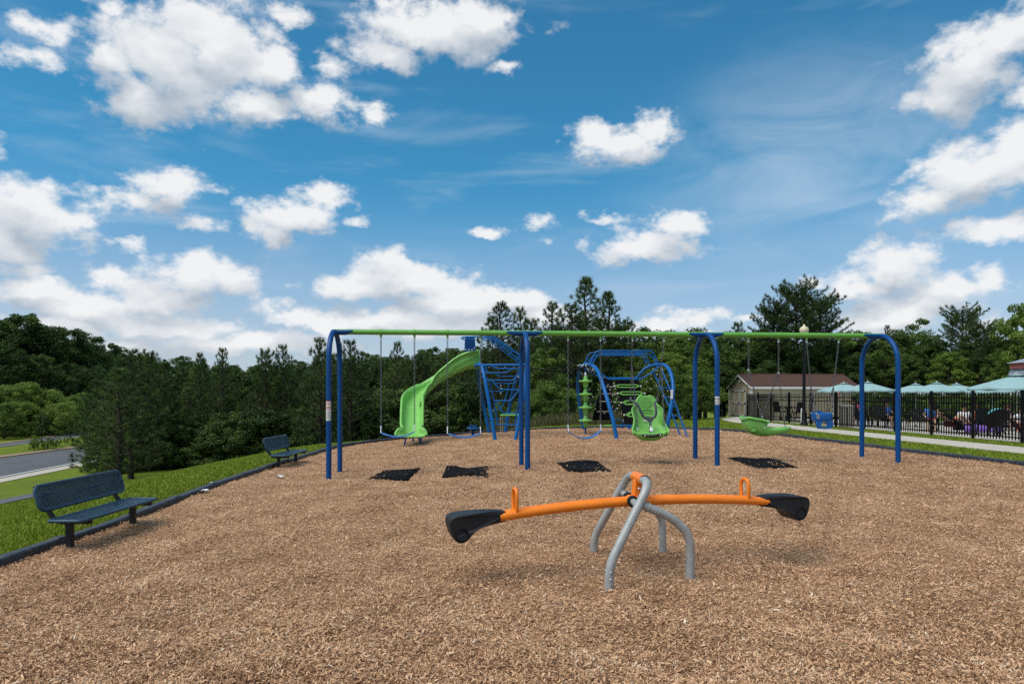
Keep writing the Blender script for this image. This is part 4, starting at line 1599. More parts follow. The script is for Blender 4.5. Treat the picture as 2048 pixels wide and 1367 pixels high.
# roof rails: sloping horizontal ladder left
lad = [[(962, 671, 20.6), (986, 671, 20.6), (1046, 714, 20.6)], [(961, 676, 20.6), (983, 676.5, 20.6), (1043, 723, 20.6)], [(963, 674, 22.0), (985, 674.5, 22.0), (1044, 714, 22.0)], [(963, 680, 22.0), (979, 680, 22.0), (1038, 726, 22.0)]]
LP = [trace(q) for q in lad]
for q in LP:
    rod(q, 0.020, 'ladder_rail')
for f in (0.15, 0.4, 0.65, 0.9):
    a, b = LP[0][1].lerp(LP[0][2], f), LP[2][1].lerp(LP[2][2], f)
    rod([a, b], 0.016, 'ladder_rung')
    c, d = LP[1][1].lerp(LP[1][2], f), LP[3][1].lerp(LP[3][2], f)
    rod([a, c], 0.014, 'ladder_rung')
    rod([b, d], 0.014, 'ladder_rung')
rod(trace([(964, 673, 20.6), (926, 673.5, 20.6), (922, 676, 20.6), (926, 678.5, 20.6), (950, 678, 20.6)]), 0.018, 'grab_bar')
rod(trace([(964, 672.5, 21.9), (930, 673, 21.9), (926, 676, 21.9)]), 0.018, 'grab_bar')


def panel(y_):
    P = trace([(930, 674, y_), (949.5, 672.5, y_), (951.5, 701, y_), (928.5, 703, y_)])
    o = MB().prism(P, (0, 0.03, 0)).build('side_panel', MAT['blue_paint'], play)
    for bx, by in ((931.5, 699), (938, 699.5), (944, 699.5), (949, 696)):
        MB().lathe([(0.02, 0), (0.02, 0.006), (0, 0.01)], at(bx, by, y_ - 0.005), 8, (0, -1, 0)).build('bolt', MAT['bright_steel'], o)


panel(20.75)
panel(21.8)

# ---- slide
S_P = [(-0.98, 21.28, 2.26), (-1.45, 21.28, 2.20), (-1.95, 21.28, 1.98), (-2.45, 21.22, 1.66), (-2.80, 20.95, 1.36), (-2.95, 20.50, 1.06), (-2.93, 20.05, 0.78), (-2.88, 19.65, 0.50), (-2.84, 19.35, 0.33), (-2.82, 19.12, 0.26), (-2.81, 18.98, 0.24)]
path = spline(S_P, 7)
NP = len(path)
rings_o, near_rim, far_rim = [], [], []
for i_, p in enumerate(path):
    f = i_ / (NP - 1)
    t = (path[min(i_ + 1, NP - 1)] - path[max(i_ - 1, 0)])
    t.z *= 0.6
    t.normalize()
    s_ = t.cross(Vector((0, 0, 1))).normalized()
    up = s_.cross(t).normalized()
    hw = 0.275 + 0.03 * (1 - f) + 0.13 * sstep((f - 0.86) / 0.12) - 0.05 * math.exp(-((f - 0.84) / 0.04) ** 2)
    hh = (0.52 - 0.30 * sstep(f / 0.35)) if f < 0.35 else 0.22 + 0.10 * math.exp(-((f - 0.5) / 0.14) ** 2)
    hh = hh - 0.16 * sstep((f - 0.9) / 0.1)
    pr = []
    for a in range(15):
        u = -1 + 2 * a / 14
        x_ = hw * math.copysign(abs(math.sin(u * math.pi / 2)) ** 0.7, u)
        z_ = hh * abs(u) ** 3.0
        pr.append(p + s_ * float(x_) + up * float(z_))
    lip = 0.045
    nr, frr = pr[0] - s_ * lip, pr[-1] + s_ * lip
    rings_o.append([nr + up * 0.0 - up * 0.035, nr] + pr + [frr, frr - up * 0.035])
    near_rim.append(pr[0] - s_ * 0.02)
    far_rim.append(pr[-1] + s_ * 0.02)
slide = MB().loft(rings_o, closed_ring=False, caps=False).build('slide', MAT['green_plastic'], play)
so = slide.modifiers.new('thickness', 'SOLIDIFY')
so.thickness = 0.03
so.offset = 0
MB().tube(near_rim, 0.026, 8).build('slide_rim', MAT['green_plastic'], slide)
MB().tube(far_rim, 0.026, 8).build('slide_rim', MAT['green_plastic'], slide)
# moulded pockets along the outside wall and seams across the chute
for i_ in range(16, 40, 5):
    a, b = rings_o[i_][-4], rings_o[i_ + 3][-4]
    a2, b2_ = rings_o[i_][-7], rings_o[i_ + 3][-7]
    for nm, k0, k1 in (('moulded_pocket', 1, 4),):
        side_ = [rings_o[i_][k0 + 1], rings_o[i_ + 2][k0 + 1], rings_o[i_ + 2][k1 + 1], rings_o[i_][k1 + 1]]
        cc = sum(side_, Vector()) / 4
        nrm = (side_[1] - side_[0]).cross(side_[3] - side_[0]).normalized()
        if nrm.y > 0:
            nrm = -nrm
        sc_ = [cc + (q - cc) * 0.62 + nrm * 0.014 for q in side_]
        MB().prism(sc_, nrm * 0.04).build(nm, MAT['green_plastic'], slide)
for i_ in (50, 56, 62):
    MB().tube([q + Vector((0, 0, 0.004)) for q in rings_o[i_][2:-2]], 0.006, 5).build('seam', MAT['green_paint'], slide)
# entry hood: the flared top with two raised mouldings
for dz in (0.18, 0.34):
    MB().tube([path[k] + Vector((0, -0.335 + 0.015 * k / 12, dz - 0.012 * k)) for k in range(0, 13)], 0.010, 6).build('moulding', MAT['green_paint'], slide)
# bent feet
for x_, y_, sp_ in ((-2.82, 19.35, 0.24), ):
    zt = 0.25
    for s_ in (-1, 1):
        MB().tube(fillet([(x_, y_, zt), (x_ + s_ * sp_ * 0.75, y_, zt - 0.02), (x_ + s_ * sp_, y_ - 0.02, -0.05)], 0.09, 5), 0.024, 8).build('slide_foot', MAT['blue_paint'], slide)
for x_, y_ in ((-2.9, 20.0), (-2.72, 20.45)):
    MB().tube([(x_, y_, 0.70 if y_ < 20.2 else 0.95), (x_, y_, gz(x_, y_) - 0.05)], 0.026, 8).build('slide_foot', MAT['blue_paint'], slide)
MB().tube(trace([(950, 731, 20.7), (964, 731, 20.4)]), 0.05, 10).build('deck_beam', MAT['blue_light'], play)

# ---- right hand unit
def c2(pts, Y):
    return [at(1130 + x / 6.215, 680 + y / 6.215, Y) for x, y in pts]


for q, Y_ in (([(305, 310), (385, 130), (1080, 130), (1170, 305)], 20.6), ([(345, 285), (412, 172), (1060, 174), (1130, 285)], 20.6), ([(235, 310), (305, 155), (985, 155), (1058, 315)], 22.2), ([(285, 300), (338, 190), (958, 190), (1012, 298)], 22.2)):
    rod(c2(q, Y_), 0.021, 'roof_rail', fr=0.12)
for x_ in (450, 580, 740, 900, 1010):
    rod([c2([(x_, 130)], 20.6)[0], c2([(x_ - 40, 155)], 22.2)[0]], 0.014, 'roof_rung')
    rod([c2([(x_, 130)], 20.6)[0], c2([(x_, 173)], 20.6)[0]], 0.013, 'roof_rung')
for (xa, ya), (xb, yb) in (((330, 250), (372, 235)), ((262, 250), (308, 245)), ((355, 195), (395, 200)), ((1125, 215), (1088, 222)), ((1150, 262), (1118, 265)), ((1005, 200), (975, 215)), ((1035, 262), (1000, 262))):
    rod([c2([(xa, ya)], 20.6 if xa > 1080 or 320 < xa < 400 else 22.2)[0], c2([(xb, yb)], 20.6 if xa > 1080 or 320 < xa < 400 else 22.2)[0]], 0.013, 'roof_rung')
# dipping top rails of the climbing panels
rod(c2([(285, 385), (420, 455), (470, 500)], 21.3), 0.022, 'panel_rail')
rod(c2([(440, 405), (525, 482), (930, 484), (965, 472), (1090, 395), (1165, 325)], 20.9), 0.027, 'panel_rail')
rod(c2([(420, 450), (520, 470), (880, 470), (990, 350), (1060, 322)], 21.9), 0.024, 'panel_rail')
rod(c2([(600, 1062), (1230, 1062)], 20.2), 0.026, 'panel_rail')
rod(c2([(610, 988), (700, 988)], 21.4), 0.02, 'panel_rail')
rod(c2([(715, 1000), (715, 1095)], 21.4), 0.03, 'stub_post', 'blue_paint')
for y_ in (770, 865):
    rod(c2([(370, y_), (650, y_ - 8)], 21.75), 0.022, 'panel_rail', 'blue_paint')


def quadpanel(pts, Ys, name, nu=1):
    P = [at(1130 + x / 6.215, 680 + y / 6.215, Y_) for (x, y), Y_ in zip(pts, Ys)]
    return MB().prism(P, (0, 0.02, 0)).build(name, MAT['panel_black'], play)


pr_ = quadpanel([(615, 488), (915, 488), (1045, 1050), (750, 1050)], (21.0, 21.0, 20.4, 20.4), 'climbing_belt')
pl_ = quadpanel([(500, 495), (600, 492), (570, 992), (335, 992), (400, 740)], (21.6, 21.6, 21.4, 21.4, 21.5), 'climbing_net_panel')


def slot(xa, xb, ya, yb, Y_):
    """long green ring handhold"""
    h = (yb - ya) / 2
    cy = (ya + yb) / 2
    o_ = [(xa, cy), (xa + h * 1.6, ya), (xb - h * 1.6, ya), (xb, cy), (xb - h * 1.6, yb), (xa + h * 1.6, yb)]
    t_ = h * 0.62
    i_ = [(xa + t_ * 2.2, cy), (xa + h * 1.9, ya + t_ * 1.0), (xb - h * 1.9, ya + t_ * 1.0), (xb - t_ * 2.2, cy), (xb - h * 1.9, yb - t_ * 1.0), (xa + h * 1.9, yb - t_ * 1.0)]
    fo, fi = c2(o_, Y_), c2(i_, Y_)
    bo, bi = [p + Vector((0, 0.05, 0)) for p in fo], [p + Vector((0, 0.05, 0)) for p in fi]
    MB().loft([fi, fo, bo, bi, fi], caps=False, smooth=False).build('handhold', MAT['green_plastic'], pr_)
    for x_ in (xa - 10, xb + 10):
        MB().box(c2([(x_, cy + 3)], Y_ + 0.02)[0], (0.05, 0.03, 0.05), None, 0.01).build('connector', MAT['white_plastic'], pr_)


slot(628, 932, 546, 591, 20.86)
slot(666, 980, 634, 681, 20.78)
slot(708, 1025, 744, 803, 20.66)
slot(745, 1060, 888, 963, 20.5)
for (xa, xb, y_) in ((512, 625, 580), (460, 640, 666), (428, 570, 762), (398, 575, 887)):
    rod(c2([(xa, y_), (xb, y_ - 2)], 21.35), 0.017, 'wood_rung', 'rope_tan', pl_)
MB().box(c2([(640, 768)], 21.3)[0], (0.20, 0.10, 0.045), None, 0.015).build('step', MAT['green_plastic'], play)
MB().box(c2([(550, 1062)], 20.8)[0], (0.30, 0.16, 0.05), None, 0.015).build('step', MAT['green_plastic'], play)
# leaning ladder at the right end
LA = [at(*p) for p in ((1306, 742, 21.0), (1338, 812, 20.4), (1361.5, 862, 20.0))]
LB = [at(*p) for p in ((1320.5, 733, 20.9), (1339, 775, 20.4), (1375.5, 866, 19.6))]
for q in (LA, LB):
    q[-1].z = mz(q[-1].x, q[-1].y) - 0.04
    rod(q, 0.024, 'ladder_rail')
for ya, yb in ((757.5, 757), (775, 776), (794, 794), (812, 813), (831, 832), (847.5, 848)):
    fa = lambda L, y_: at(np.interp(y_, [742, 812, 862], [1306, 1338, 1361.5]), y_, np.interp(y_, [742, 812, 862], [21.0, 20.4, 20.0]))
    p0 = fa(LA, ya)
    p1 = at(np.interp(yb, [733, 775, 866], [1320.5, 1339, 1375.5]), yb, np.interp(yb, [733, 775, 866], [20.9, 20.4, 19.6]))
    rod([p0, p1], 0.017, 'ladder_rung')
# climbing stack of green discs
pc = at(1171, 860, 21.0)
gz0 = mz(pc.x, pc.y)
MB().tube([(pc.x, pc.y, gz0 - 0.05), (pc.x, pc.y, at(1171, 735, 21.0).z)], 0.028, 10).build('disc_pole', MAT['blue_paint'], play)
for fy in (762.2, 788.3, 814.8, 840.6):
    z_ = at(1171, fy, 21.0).z
    MB().lathe([(0.03, 0.17), (0.048, 0.165), (0.056, 0.12), (0.064, 0.08), (0.080, 0.052), (0.11, 0.036), (0.19, 0.030), (0.212, 0.018), (0.214, -0.012), (0.20, -0.024), (0.11, -0.030), (0.086, -0.045), (0.080, -0.10), (0.068, -0.16), (0.05, -0.205), (0.03, -0.21)], (pc.x, pc.y, z_), 22).build('climbing_disc', MAT['green_plastic'], play)
MB().lathe([(0.0, 0.06), (0.03, 0.05), (0.03, -0.05)], (pc.x, pc.y, at(1171, 748, 21.0).z), 10).build('pole_cap', MAT['bright_steel'], play)

# ---- rope nets with pale connectors
beads_ = []


def rope(a, b, sag=0.06, r=0.013, n=8, nb=0):
    a, b = Vector(a), Vector(b)
    pts_ = []
    for i_ in range(n + 1):
        f = i_ / n
        p = a.lerp(b, f)
        p.z -= sag * 4 * f * (1 - f)
        pts_.append(p)
    MB().tube(pts_, r, 6).build('rope', MAT['rope_black'], play)
    for k in range(nb):
        f = (k + 0.5 + random.uniform(-0.25, 0.25)) / nb
        p = a.lerp(b, f)
        p.z -= sag * 4 * f * (1 - f)
        beads_.append(p)


# bridge net between the two units
NB = []
for k in range(6):
    f = k / 5
    a = at(1051, 733 + 1.0 * f, 20.2 + 2.2 * f)
    b = at(1166 + 4 * f, 735 + 1.5 * f, 20.2 + 2.2 * f)
    NB.append((a, b))
    rope(a, b, 0.10, 0.022, 10, 7)
for k in range(11):
    f = (k + 0.5) / 11
    for j in range(5):
        p, q = NB[j][0].lerp(NB[j][1], f), NB[j + 1][0].lerp(NB[j + 1][1], f + (0.04 if (k + j) % 2 else -0.04))
        p.z -= 0.10 * 4 * f * (1 - f)
        q.z -= 0.10 * 4 * f * (1 - f)
        MB().tube([p, q], 0.017, 5).build('rope', MAT['rope_black'], play)
# nets hung from the arches down to the panels
for xa, ya, xb, yb, Ya, Yb, nb in ((245, 318, 400, 450, 20.6, 21.4, 3), (300, 330, 440, 440, 20.8, 21.3, 3), (190, 370, 340, 860, 22.8, 21.5, 5), (210, 400, 365, 740, 22.6, 21.5, 4), (510, 495, 735, 1020, 21.3, 20.8, 7), (590, 500, 700, 780, 21.1, 20.8, 5), (470, 440, 660, 760, 19.7, 20.9, 5), (540, 700, 650, 920, 19.3, 20.9, 3), (560, 740, 735, 950, 19.3, 20.8, 3), (1300, 585, 1190, 740, 19.8, 20.4, 2), (1270, 455, 1015, 635, 20.2, 20.8, 3), (1240, 340, 970, 548, 20.6, 21.0, 4), (1180, 350, 1050, 430, 21.0, 21.2, 3), (600, 640, 730, 910, 20.9, 20.7, 4), (345, 830, 520, 915, 21.5, 21.2, 2), (1160, 380, 1090, 350, 21.0, 21.6, 3), (430, 560, 365, 740, 20.5, 21.4, 2)):
    rope(c2([(xa, ya)], Ya)[0], c2([(xb, yb)], Yb)[0], 0.03, 0.010, 6, nb)
for x, y in ((390, 232), (505, 237), (630, 235), (275, 243), (475, 260), (705, 235), (445, 510), (443, 620), (697, 385)):
    beads_.append(c4([(x, y)], 20.4)[0])
for k in range(26):
    beads_.append(at(random.uniform(1155, 1187), random.uniform(727, 741), random.uniform(20.6, 22)))
bead_mesh = None
for p in beads_:
    if bead_mesh is None:
        bo_ = MB().lathe([(0.0, 0.019), (0.014, 0.013), (0.019, 0.0), (0.014, -0.013), (0.0, -0.019)], (0, 0, 0), 8).build('rope_connector', MAT['white_plastic'], None, origin=(0, 0, 0))
        bo_.parent = play
        bead_mesh = bo_.data
    else:
        bo_ = bpy.data.objects.new('rope_connector', bead_mesh)
        COL.objects.link(bo_)
        bo_.parent = play
    bo_.location = p - WLOC[play.name]
# label on the right arch
P = trace([(1341.3, 779, 19.62), (1346.3, 779, 19.62), (1345.3, 797, 19.6), (1340.6, 797, 19.6)])
MB().prism(P, (0, -0.004, 0)).build('safety_label', MAT['sticker_white'], play)

# ---- blue spinner stool with a hoop
sp = at(946, 861, 22.6)
spg = mz(sp.x, sp.y)
spin = thing('spinner_seat', (sp.x, sp.y, spg), 'small round blue spinner seat with hoop handle behind the belt swings', 'spinner')
MB().lathe([(0.05, -0.05), (0.05, 0.16), (0.09, 0.2)], (sp.x, sp.y, spg), 14).build('pedestal', MAT['blue_paint'], spin)
MB().lathe([(0.0, 0.18), (0.14, 0.19), (0.205, 0.215), (0.215, 0.235), (0.2, 0.255), (0.1, 0.262), (0.0, 0.262)], (sp.x, sp.y, spg), 24).build('disc_seat', MAT['blue_light'], spin)
MB().tube(fillet([(sp.x - 0.12, sp.y, spg + 0.25), (sp.x - 0.10, sp.y, spg + 0.33), (sp.x + 0.10, sp.y, spg + 0.33), (sp.x + 0.12, sp.y, spg + 0.25)], 0.05, 5), 0.016, 8).build('hoop_handle', MAT['blue_light'], spin)

# ------------------------------------------------------------------ shed
SH_F = Vector((14.72, 42.0, 0))
SA = 0.13
SUx, SVx = Vector((math.cos(SA), math.sin(SA), 0)), Vector((-math.sin(SA), math.cos(SA), 0))
SL, SWD = 7.0, 3.0
SZ = CAM_Z - (837 - HORIZON) / FPX * 42.0
shed = thing('storage_shed', (SH_F.x, SH_F.y, SZ), 'tan storage shed with white double door and brown shingle roof behind the fence', 'shed')


def sp_(u, v_, z_):
    p = SH_F + SUx * u + SVx * v_
    return Vector((p.x, p.y, SZ + z_))


EH, RH = 1.98, 2.70
mb = MB()
mb.prism([sp_(0, 0, 0.1), sp_(0, 0, EH), sp_(0, SWD / 2, RH - 0.04), sp_(0, SWD, EH), sp_(0, SWD, 0.1)], SUx * SL)
shw = mb.build('wall', MAT['shed_wall'], shed)
# grooved siding: battens
for k in range(29):
    u = 0.12 + k * 0.242
    MB().box(sp_(u, -0.006, (EH + 0.1) / 2), (0.02, 0.016, EH - 0.14), Matrix.Rotation(SA, 3, 'Z')).build('batten', MAT['shed_wall'], shw)
for u, v_ in ((0, 0), (0, SWD), (SL, 0)):
    MB().box(sp_(u, v_, EH / 2 + 0.05), (0.12, 0.12, EH - 0.1), Matrix.Rotation(SA, 3, 'Z')).build('corner_board', MAT['shed_trim'], shw)
# roof slopes with overhang, and rows of shingles on the side in view
OVH, OVS = 0.12, 0.16
slope = (RH - EH) / (SWD / 2)
ra = [sp_(-OVH, -OVS, EH - OVS * slope + 0.03), sp_(SL + OVH, -OVS, EH - OVS * slope + 0.03), sp_(SL + OVH, SWD / 2, RH + 0.03), sp_(-OVH, SWD / 2, RH + 0.03)]
rb = [sp_(-OVH, SWD + OVS, EH - OVS * slope + 0.03), sp_(SL + OVH, SWD + OVS, EH - OVS * slope + 0.03), sp_(SL + OVH, SWD / 2, RH + 0.03), sp_(-OVH, SWD / 2, RH + 0.03)]
rf = MB().prism(ra, (0, 0, 0.04)).prism(rb, (0, 0, 0.04)).build('roof', MAT['roof_brown'], shed)
rows_ = 9
for k in range(rows_):
    f0 = k / rows_
    v0, v1 = -OVS + (SWD / 2 + OVS) * f0, -OVS + (SWD / 2 + OVS) * (f0 + 1.0 / rows_)
    z0, z1 = EH + v0 * slope + 0.075, EH + v1 * slope + 0.078
    MB().prism([sp_(-OVH, v0, z0 + 0.012), sp_(SL + OVH, v0, z0 + 0.012), sp_(SL + OVH, v1, z1), sp_(-OVH, v1, z1)], (0, 0, 0.012)).build('shingle_course', MAT['roof_brown'], rf)
MB().tube([sp_(-OVH, SWD / 2, RH + 0.09), sp_(SL + OVH, SWD / 2, RH + 0.09)], 0.05, 6).build('ridge_cap', MAT['roof_brown'], rf)
# eave and gable trim
MB().box(sp_(SL / 2, -OVS - 0.012, EH - OVS * slope), (SL + 2 * OVH, 0.022, 0.13), Matrix.Rotation(SA, 3, 'Z')).build('fascia', MAT['shed_trim'], rf)
for v_a, v_b in ((-OVS, SWD / 2), (SWD + OVS, SWD / 2)):
    MB().prism([sp_(-OVH - 0.012, v_a, EH - OVS * slope - 0.05), sp_(-OVH - 0.012, v_b, RH - 0.05), sp_(-OVH - 0.012, v_b, RH + 0.06), sp_(-OVH - 0.012, v_a, EH - OVS * slope + 0.06)], SUx * -0.02).build('barge_board', MAT['shed_trim'], rf)
MB().prism([sp_(-0.012, SWD / 2 - 0.22, RH - 0.42), sp_(-0.012, SWD / 2 + 0.22, RH - 0.42), sp_(-0.012, SWD / 2, RH - 0.16)], SUx * -0.02).build('gable_vent', MAT['shed_trim'], shw)
# double door in the gable
dc, dw, dh = SWD / 2, 1.66, 1.78
for s_ in (-1, 1):
    v0, v1 = dc + (0.012 if s_ > 0 else -dw / 2), dc + (dw / 2 if s_ > 0 else -0.012)
    dr = MB().prism([sp_(-0.01, v0, 0.14), sp_(-0.01, v1, 0.14), sp_(-0.01, v1, dh), sp_(-0.01, v0, dh)], SUx * -0.03).build('door', MAT['shed_wall'], shed)
    for (a, b, c, d) in ((v0, v1, 0.14, 0.24), (v0, v1, dh - 0.10, dh), (v0, v1, 0.90, 1.0), (v0, v0 + 0.10, 0.24, dh - 0.10), (v1 - 0.10, v1, 0.24, dh - 0.10)):
        MB().prism([sp_(-0.043, a, c), sp_(-0.043, b, c), sp_(-0.043, b, d), sp_(-0.043, a, d)], SUx * -0.02).build('door_trim', MAT['shed_trim'], dr)
    ve = v1 - 0.03 if s_ > 0 else v0 + 0.03
    for z_ in (0.19, 0.95, dh - 0.06):
        MB().box(sp_(-0.075, ve, z_), (0.02, 0.16, 0.07), Matrix.Rotation(SA, 3, 'Z')).build('hinge', MAT['shed_dark'], dr)
    MB().box(sp_(-0.08, dc + s_ * 0.05, 0.95), (0.03, 0.03, 0.12), Matrix.Rotation(SA, 3, 'Z')).build('door_handle', MAT['shed_dark'], dr)
for k in range(5):
    MB().box(sp_(0.3 + k * 1.6, SWD / 2, 0.0), (0.2, SWD - 0.1, 0.22), Matrix.Rotation(SA, 3, 'Z')).build('skid', MAT['shed_dark'], shed)

# ------------------------------------------------------------------ pool fence
fen = thing('pool_fence', (float(fence_x(20)), 20, gz(12.5, 20)), 'black metal picket fence along the pool deck', 'fence')
fo = WLOC[fen.name]
FH = 1.30
pick = MB().box((0, 0, FH / 2 - 0.02), (0.023, 0.023, FH - 0.12))
pick.add([(-0.0115, -0.0115, FH - 0.08), (0.0115, -0.0115, FH - 0.08), (0.0115, 0.0115, FH - 0.08), (-0.0115, 0.0115, FH - 0.08), (0, 0, FH - 0.03)], [(0, 1, 4), (1, 2, 4), (2, 3, 4), (3, 0, 4)])
pick_o = pick.build('picket', MAT['fence_black'], None, origin=(0, 0, 0))
pick_me = pick_o.data
bpy.data.objects.remove(pick_o)
post = MB().box((0, 0, FH / 2), (0.06, 0.06, FH + 0.02)).box((0, 0, FH + 0.02), (0.075, 0.075, 0.025), None, 0.008)
post_o = post.build('fence_post', MAT['fence_black'], None, origin=(0, 0, 0))
post_me = post_o.data
bpy.data.objects.remove(post_o)


def fpart(name, me, p, rz=0.0):
    o = bpy.data.objects.new(name, me)
    COL.objects.link(o)
    o.parent = fen
    o.location = Vector(p) - fo
    o.rotation_euler.z = rz
    return o


ys_ = []
y_ = 15.2
k = 0
posts_ = []
while y_ < 34.1:
    x_ = float(fence_x(y_))
    if k % 16 == 0:
        fpart('fence_post', post_me, (x_, y_, gz(x_, y_)))
        posts_.append((x_, y_))
    else:
        fpart('picket', pick_me, (x_, y_, gz(x_, y_) + 0.03))
    y_ += 0.108
    k += 1
x_, y_ = float(fence_x(34.0)), 34.1
fpart('fence_post', post_me, (x_, y_, gz(x_, y_)))
posts_.append((x_, y_))
for (xa, ya), (xb, yb) in zip(posts_, posts_[1:]):
    for h_ in (0.14, FH - 0.32, FH - 0.18):
        a, b = Vector((xa, ya, gz(xa, ya) + h_)), Vector((xb, yb, gz(xb, yb) + h_))
        d = (b - a)
        s_ = Vector((d.y, -d.x, 0)).normalized() * 0.014
        u_ = Vector((0, 0, 0.016))
        MB().loft([[p - s_ - u_, p + s_ - u_, p + s_ + u_, p - s_ + u_] for p in (a, b)], smooth=False).build('rail', MAT['fence_black'], fen)
# return of the fence behind the pool, far side
# sign wired to the fence
p = Vector((float(fence_x(25.7)), 25.7, 0))
sg = at(1674.5, 790, 25.6)
sgn = thing('fence_sign', (sg.x, sg.y, sg.z), 'small red and white notice sign fixed to the black fence', 'sign')
n_ = Vector((-0.45, -0.89, 0)).normalized()
tg = Vector((n_.y, -n_.x, 0))
if tg.x < 0:
    tg = -tg


def sgp(u, z_, o_=0.0):
    return Vector((sg.x, sg.y, sg.z)) + tg * u + Vector((0, 0, z_)) + n_ * (0.04 + o_)


def sgq(u0, u1, z0, z1, o_, nm, mt, par):
    return MB().prism([sgp(u0, z0, o_), sgp(u1, z0, o_), sgp(u1, z1, o_), sgp(u0, z1, o_)], n_ * 0.004).build(nm, MAT[mt], par)


plate = sgq(-0.075, 0.075, -0.14, 0.13, 0.0, 'sign_plate', 'sign_red', sgn)
sgq(-0.060, 0.060, -0.055, 0.02, 0.006, 'white_band', 'sticker_white', plate)
for k_, z_ in enumerate((0.085, 0.05)):
    sgq(-0.055, 0.055 - 0.02 * k_, z_, z_ + 0.014, 0.006, 'text_line', 'sticker_white', plate)
for k_, z_ in enumerate((-0.085, -0.115)):
    sgq(-0.055, 0.055 - 0.015 * k_, z_, z_ + 0.012, 0.006, 'text_line', 'sticker_white', plate)
for k_, z_ in enumerate((0.0, -0.022, -0.042)):
    sgq(-0.045, 0.045 - 0.01 * k_, z_, z_ + 0.008, 0.012, 'text_line', 'sign_red', plate)

# ------------------------------------------------------------------ lamp post
lp_ = ground_at(1608, 852)
lp_ = Vector((at(1608, 850, 27.0).x, 27.0, 0))
lp_.z = gz(lp_.x, lp_.y)
lamp = thing('street_lamp', lp_, 'black lamp post with cream acorn globe beside the pool fence', 'street lamp')
Lz = lambda py: at(1610, py, 27.0).z
MB().lathe([(0.15, 0), (0.15, 0.06), (0.10, 0.14), (0.085, 0.5), (0.075, 0.55)], lp_, 16).build('base', MAT['lamp_black'], lamp)
MB().tube([lp_ + Vector((0, 0, 0.5)), Vector((lp_.x, lp_.y, Lz(672)))], [0.068, 0.052], 14).build('pole', MAT['lamp_black'], lamp)
MB().lathe([(0.05, -0.10), (0.075, -0.05), (0.12, 0.0), (0.13, 0.04), (0.12, 0.05)], (lp_.x, lp_.y, Lz(669)), 16).build('collar', MAT['lamp_black'], lamp)
gb_ = MB().lathe([(0.115, 0.03), (0.155, 0.09), (0.175, 0.17), (0.165, 0.24), (0.125, 0.29), (0.08, 0.315), (0.055, 0.33), (0.05, 0.36), (0.025, 0.40), (0.0, 0.415)], (lp_.x, lp_.y, Lz(669)), 20).build('globe', MAT['lamp_glass'], lamp)

# white marker post
q = ground_at(1603, 849.5)
wp_ = thing('marker_post', q, 'thin white marker post standing in front of the fence by the lamp', 'post')
MB().box(q + Vector((0, 0, 0.31)), (0.045, 0.045, 0.64), None, 0.008).build('shaft', MAT['white_plastic'], wp_)
MB().lathe([(0.032, 0.0), (0.032, 0.02), (0.0, 0.045)], q + Vector((0, 0, 0.63)), 8).build('cap', MAT['white_plastic'], wp_)

# ------------------------------------------------------------------ litter bin behind the fence
tb = at(1692.5, 855, 25.8)
tb.z = gz(tb.x, tb.y)
bin_ = thing('litter_bin', tb, 'tan slatted litter bin with dark lid behind the fence', 'bin')
MB().lathe([(0.22, 0.03), (0.23, 0.7)], tb, 18).build('liner', MAT['shed_dark'], bin_)
for k in range(18):
    a = 2 * math.pi * k / 18
    MB().box(tb + Vector((math.cos(a) * 0.25, math.sin(a) * 0.25, 0.38)), (0.02, 0.07, 0.72), Matrix.Rotation(a, 3, 'Z')).build('slat', MAT['bin_tan'], bin_)
MB().lathe([(0.27, 0.74), (0.28, 0.78), (0.26, 0.83), (0.12, 0.86), (0.11, 0.85)], tb, 20).build('lid', MAT['bin_tan'], bin_)

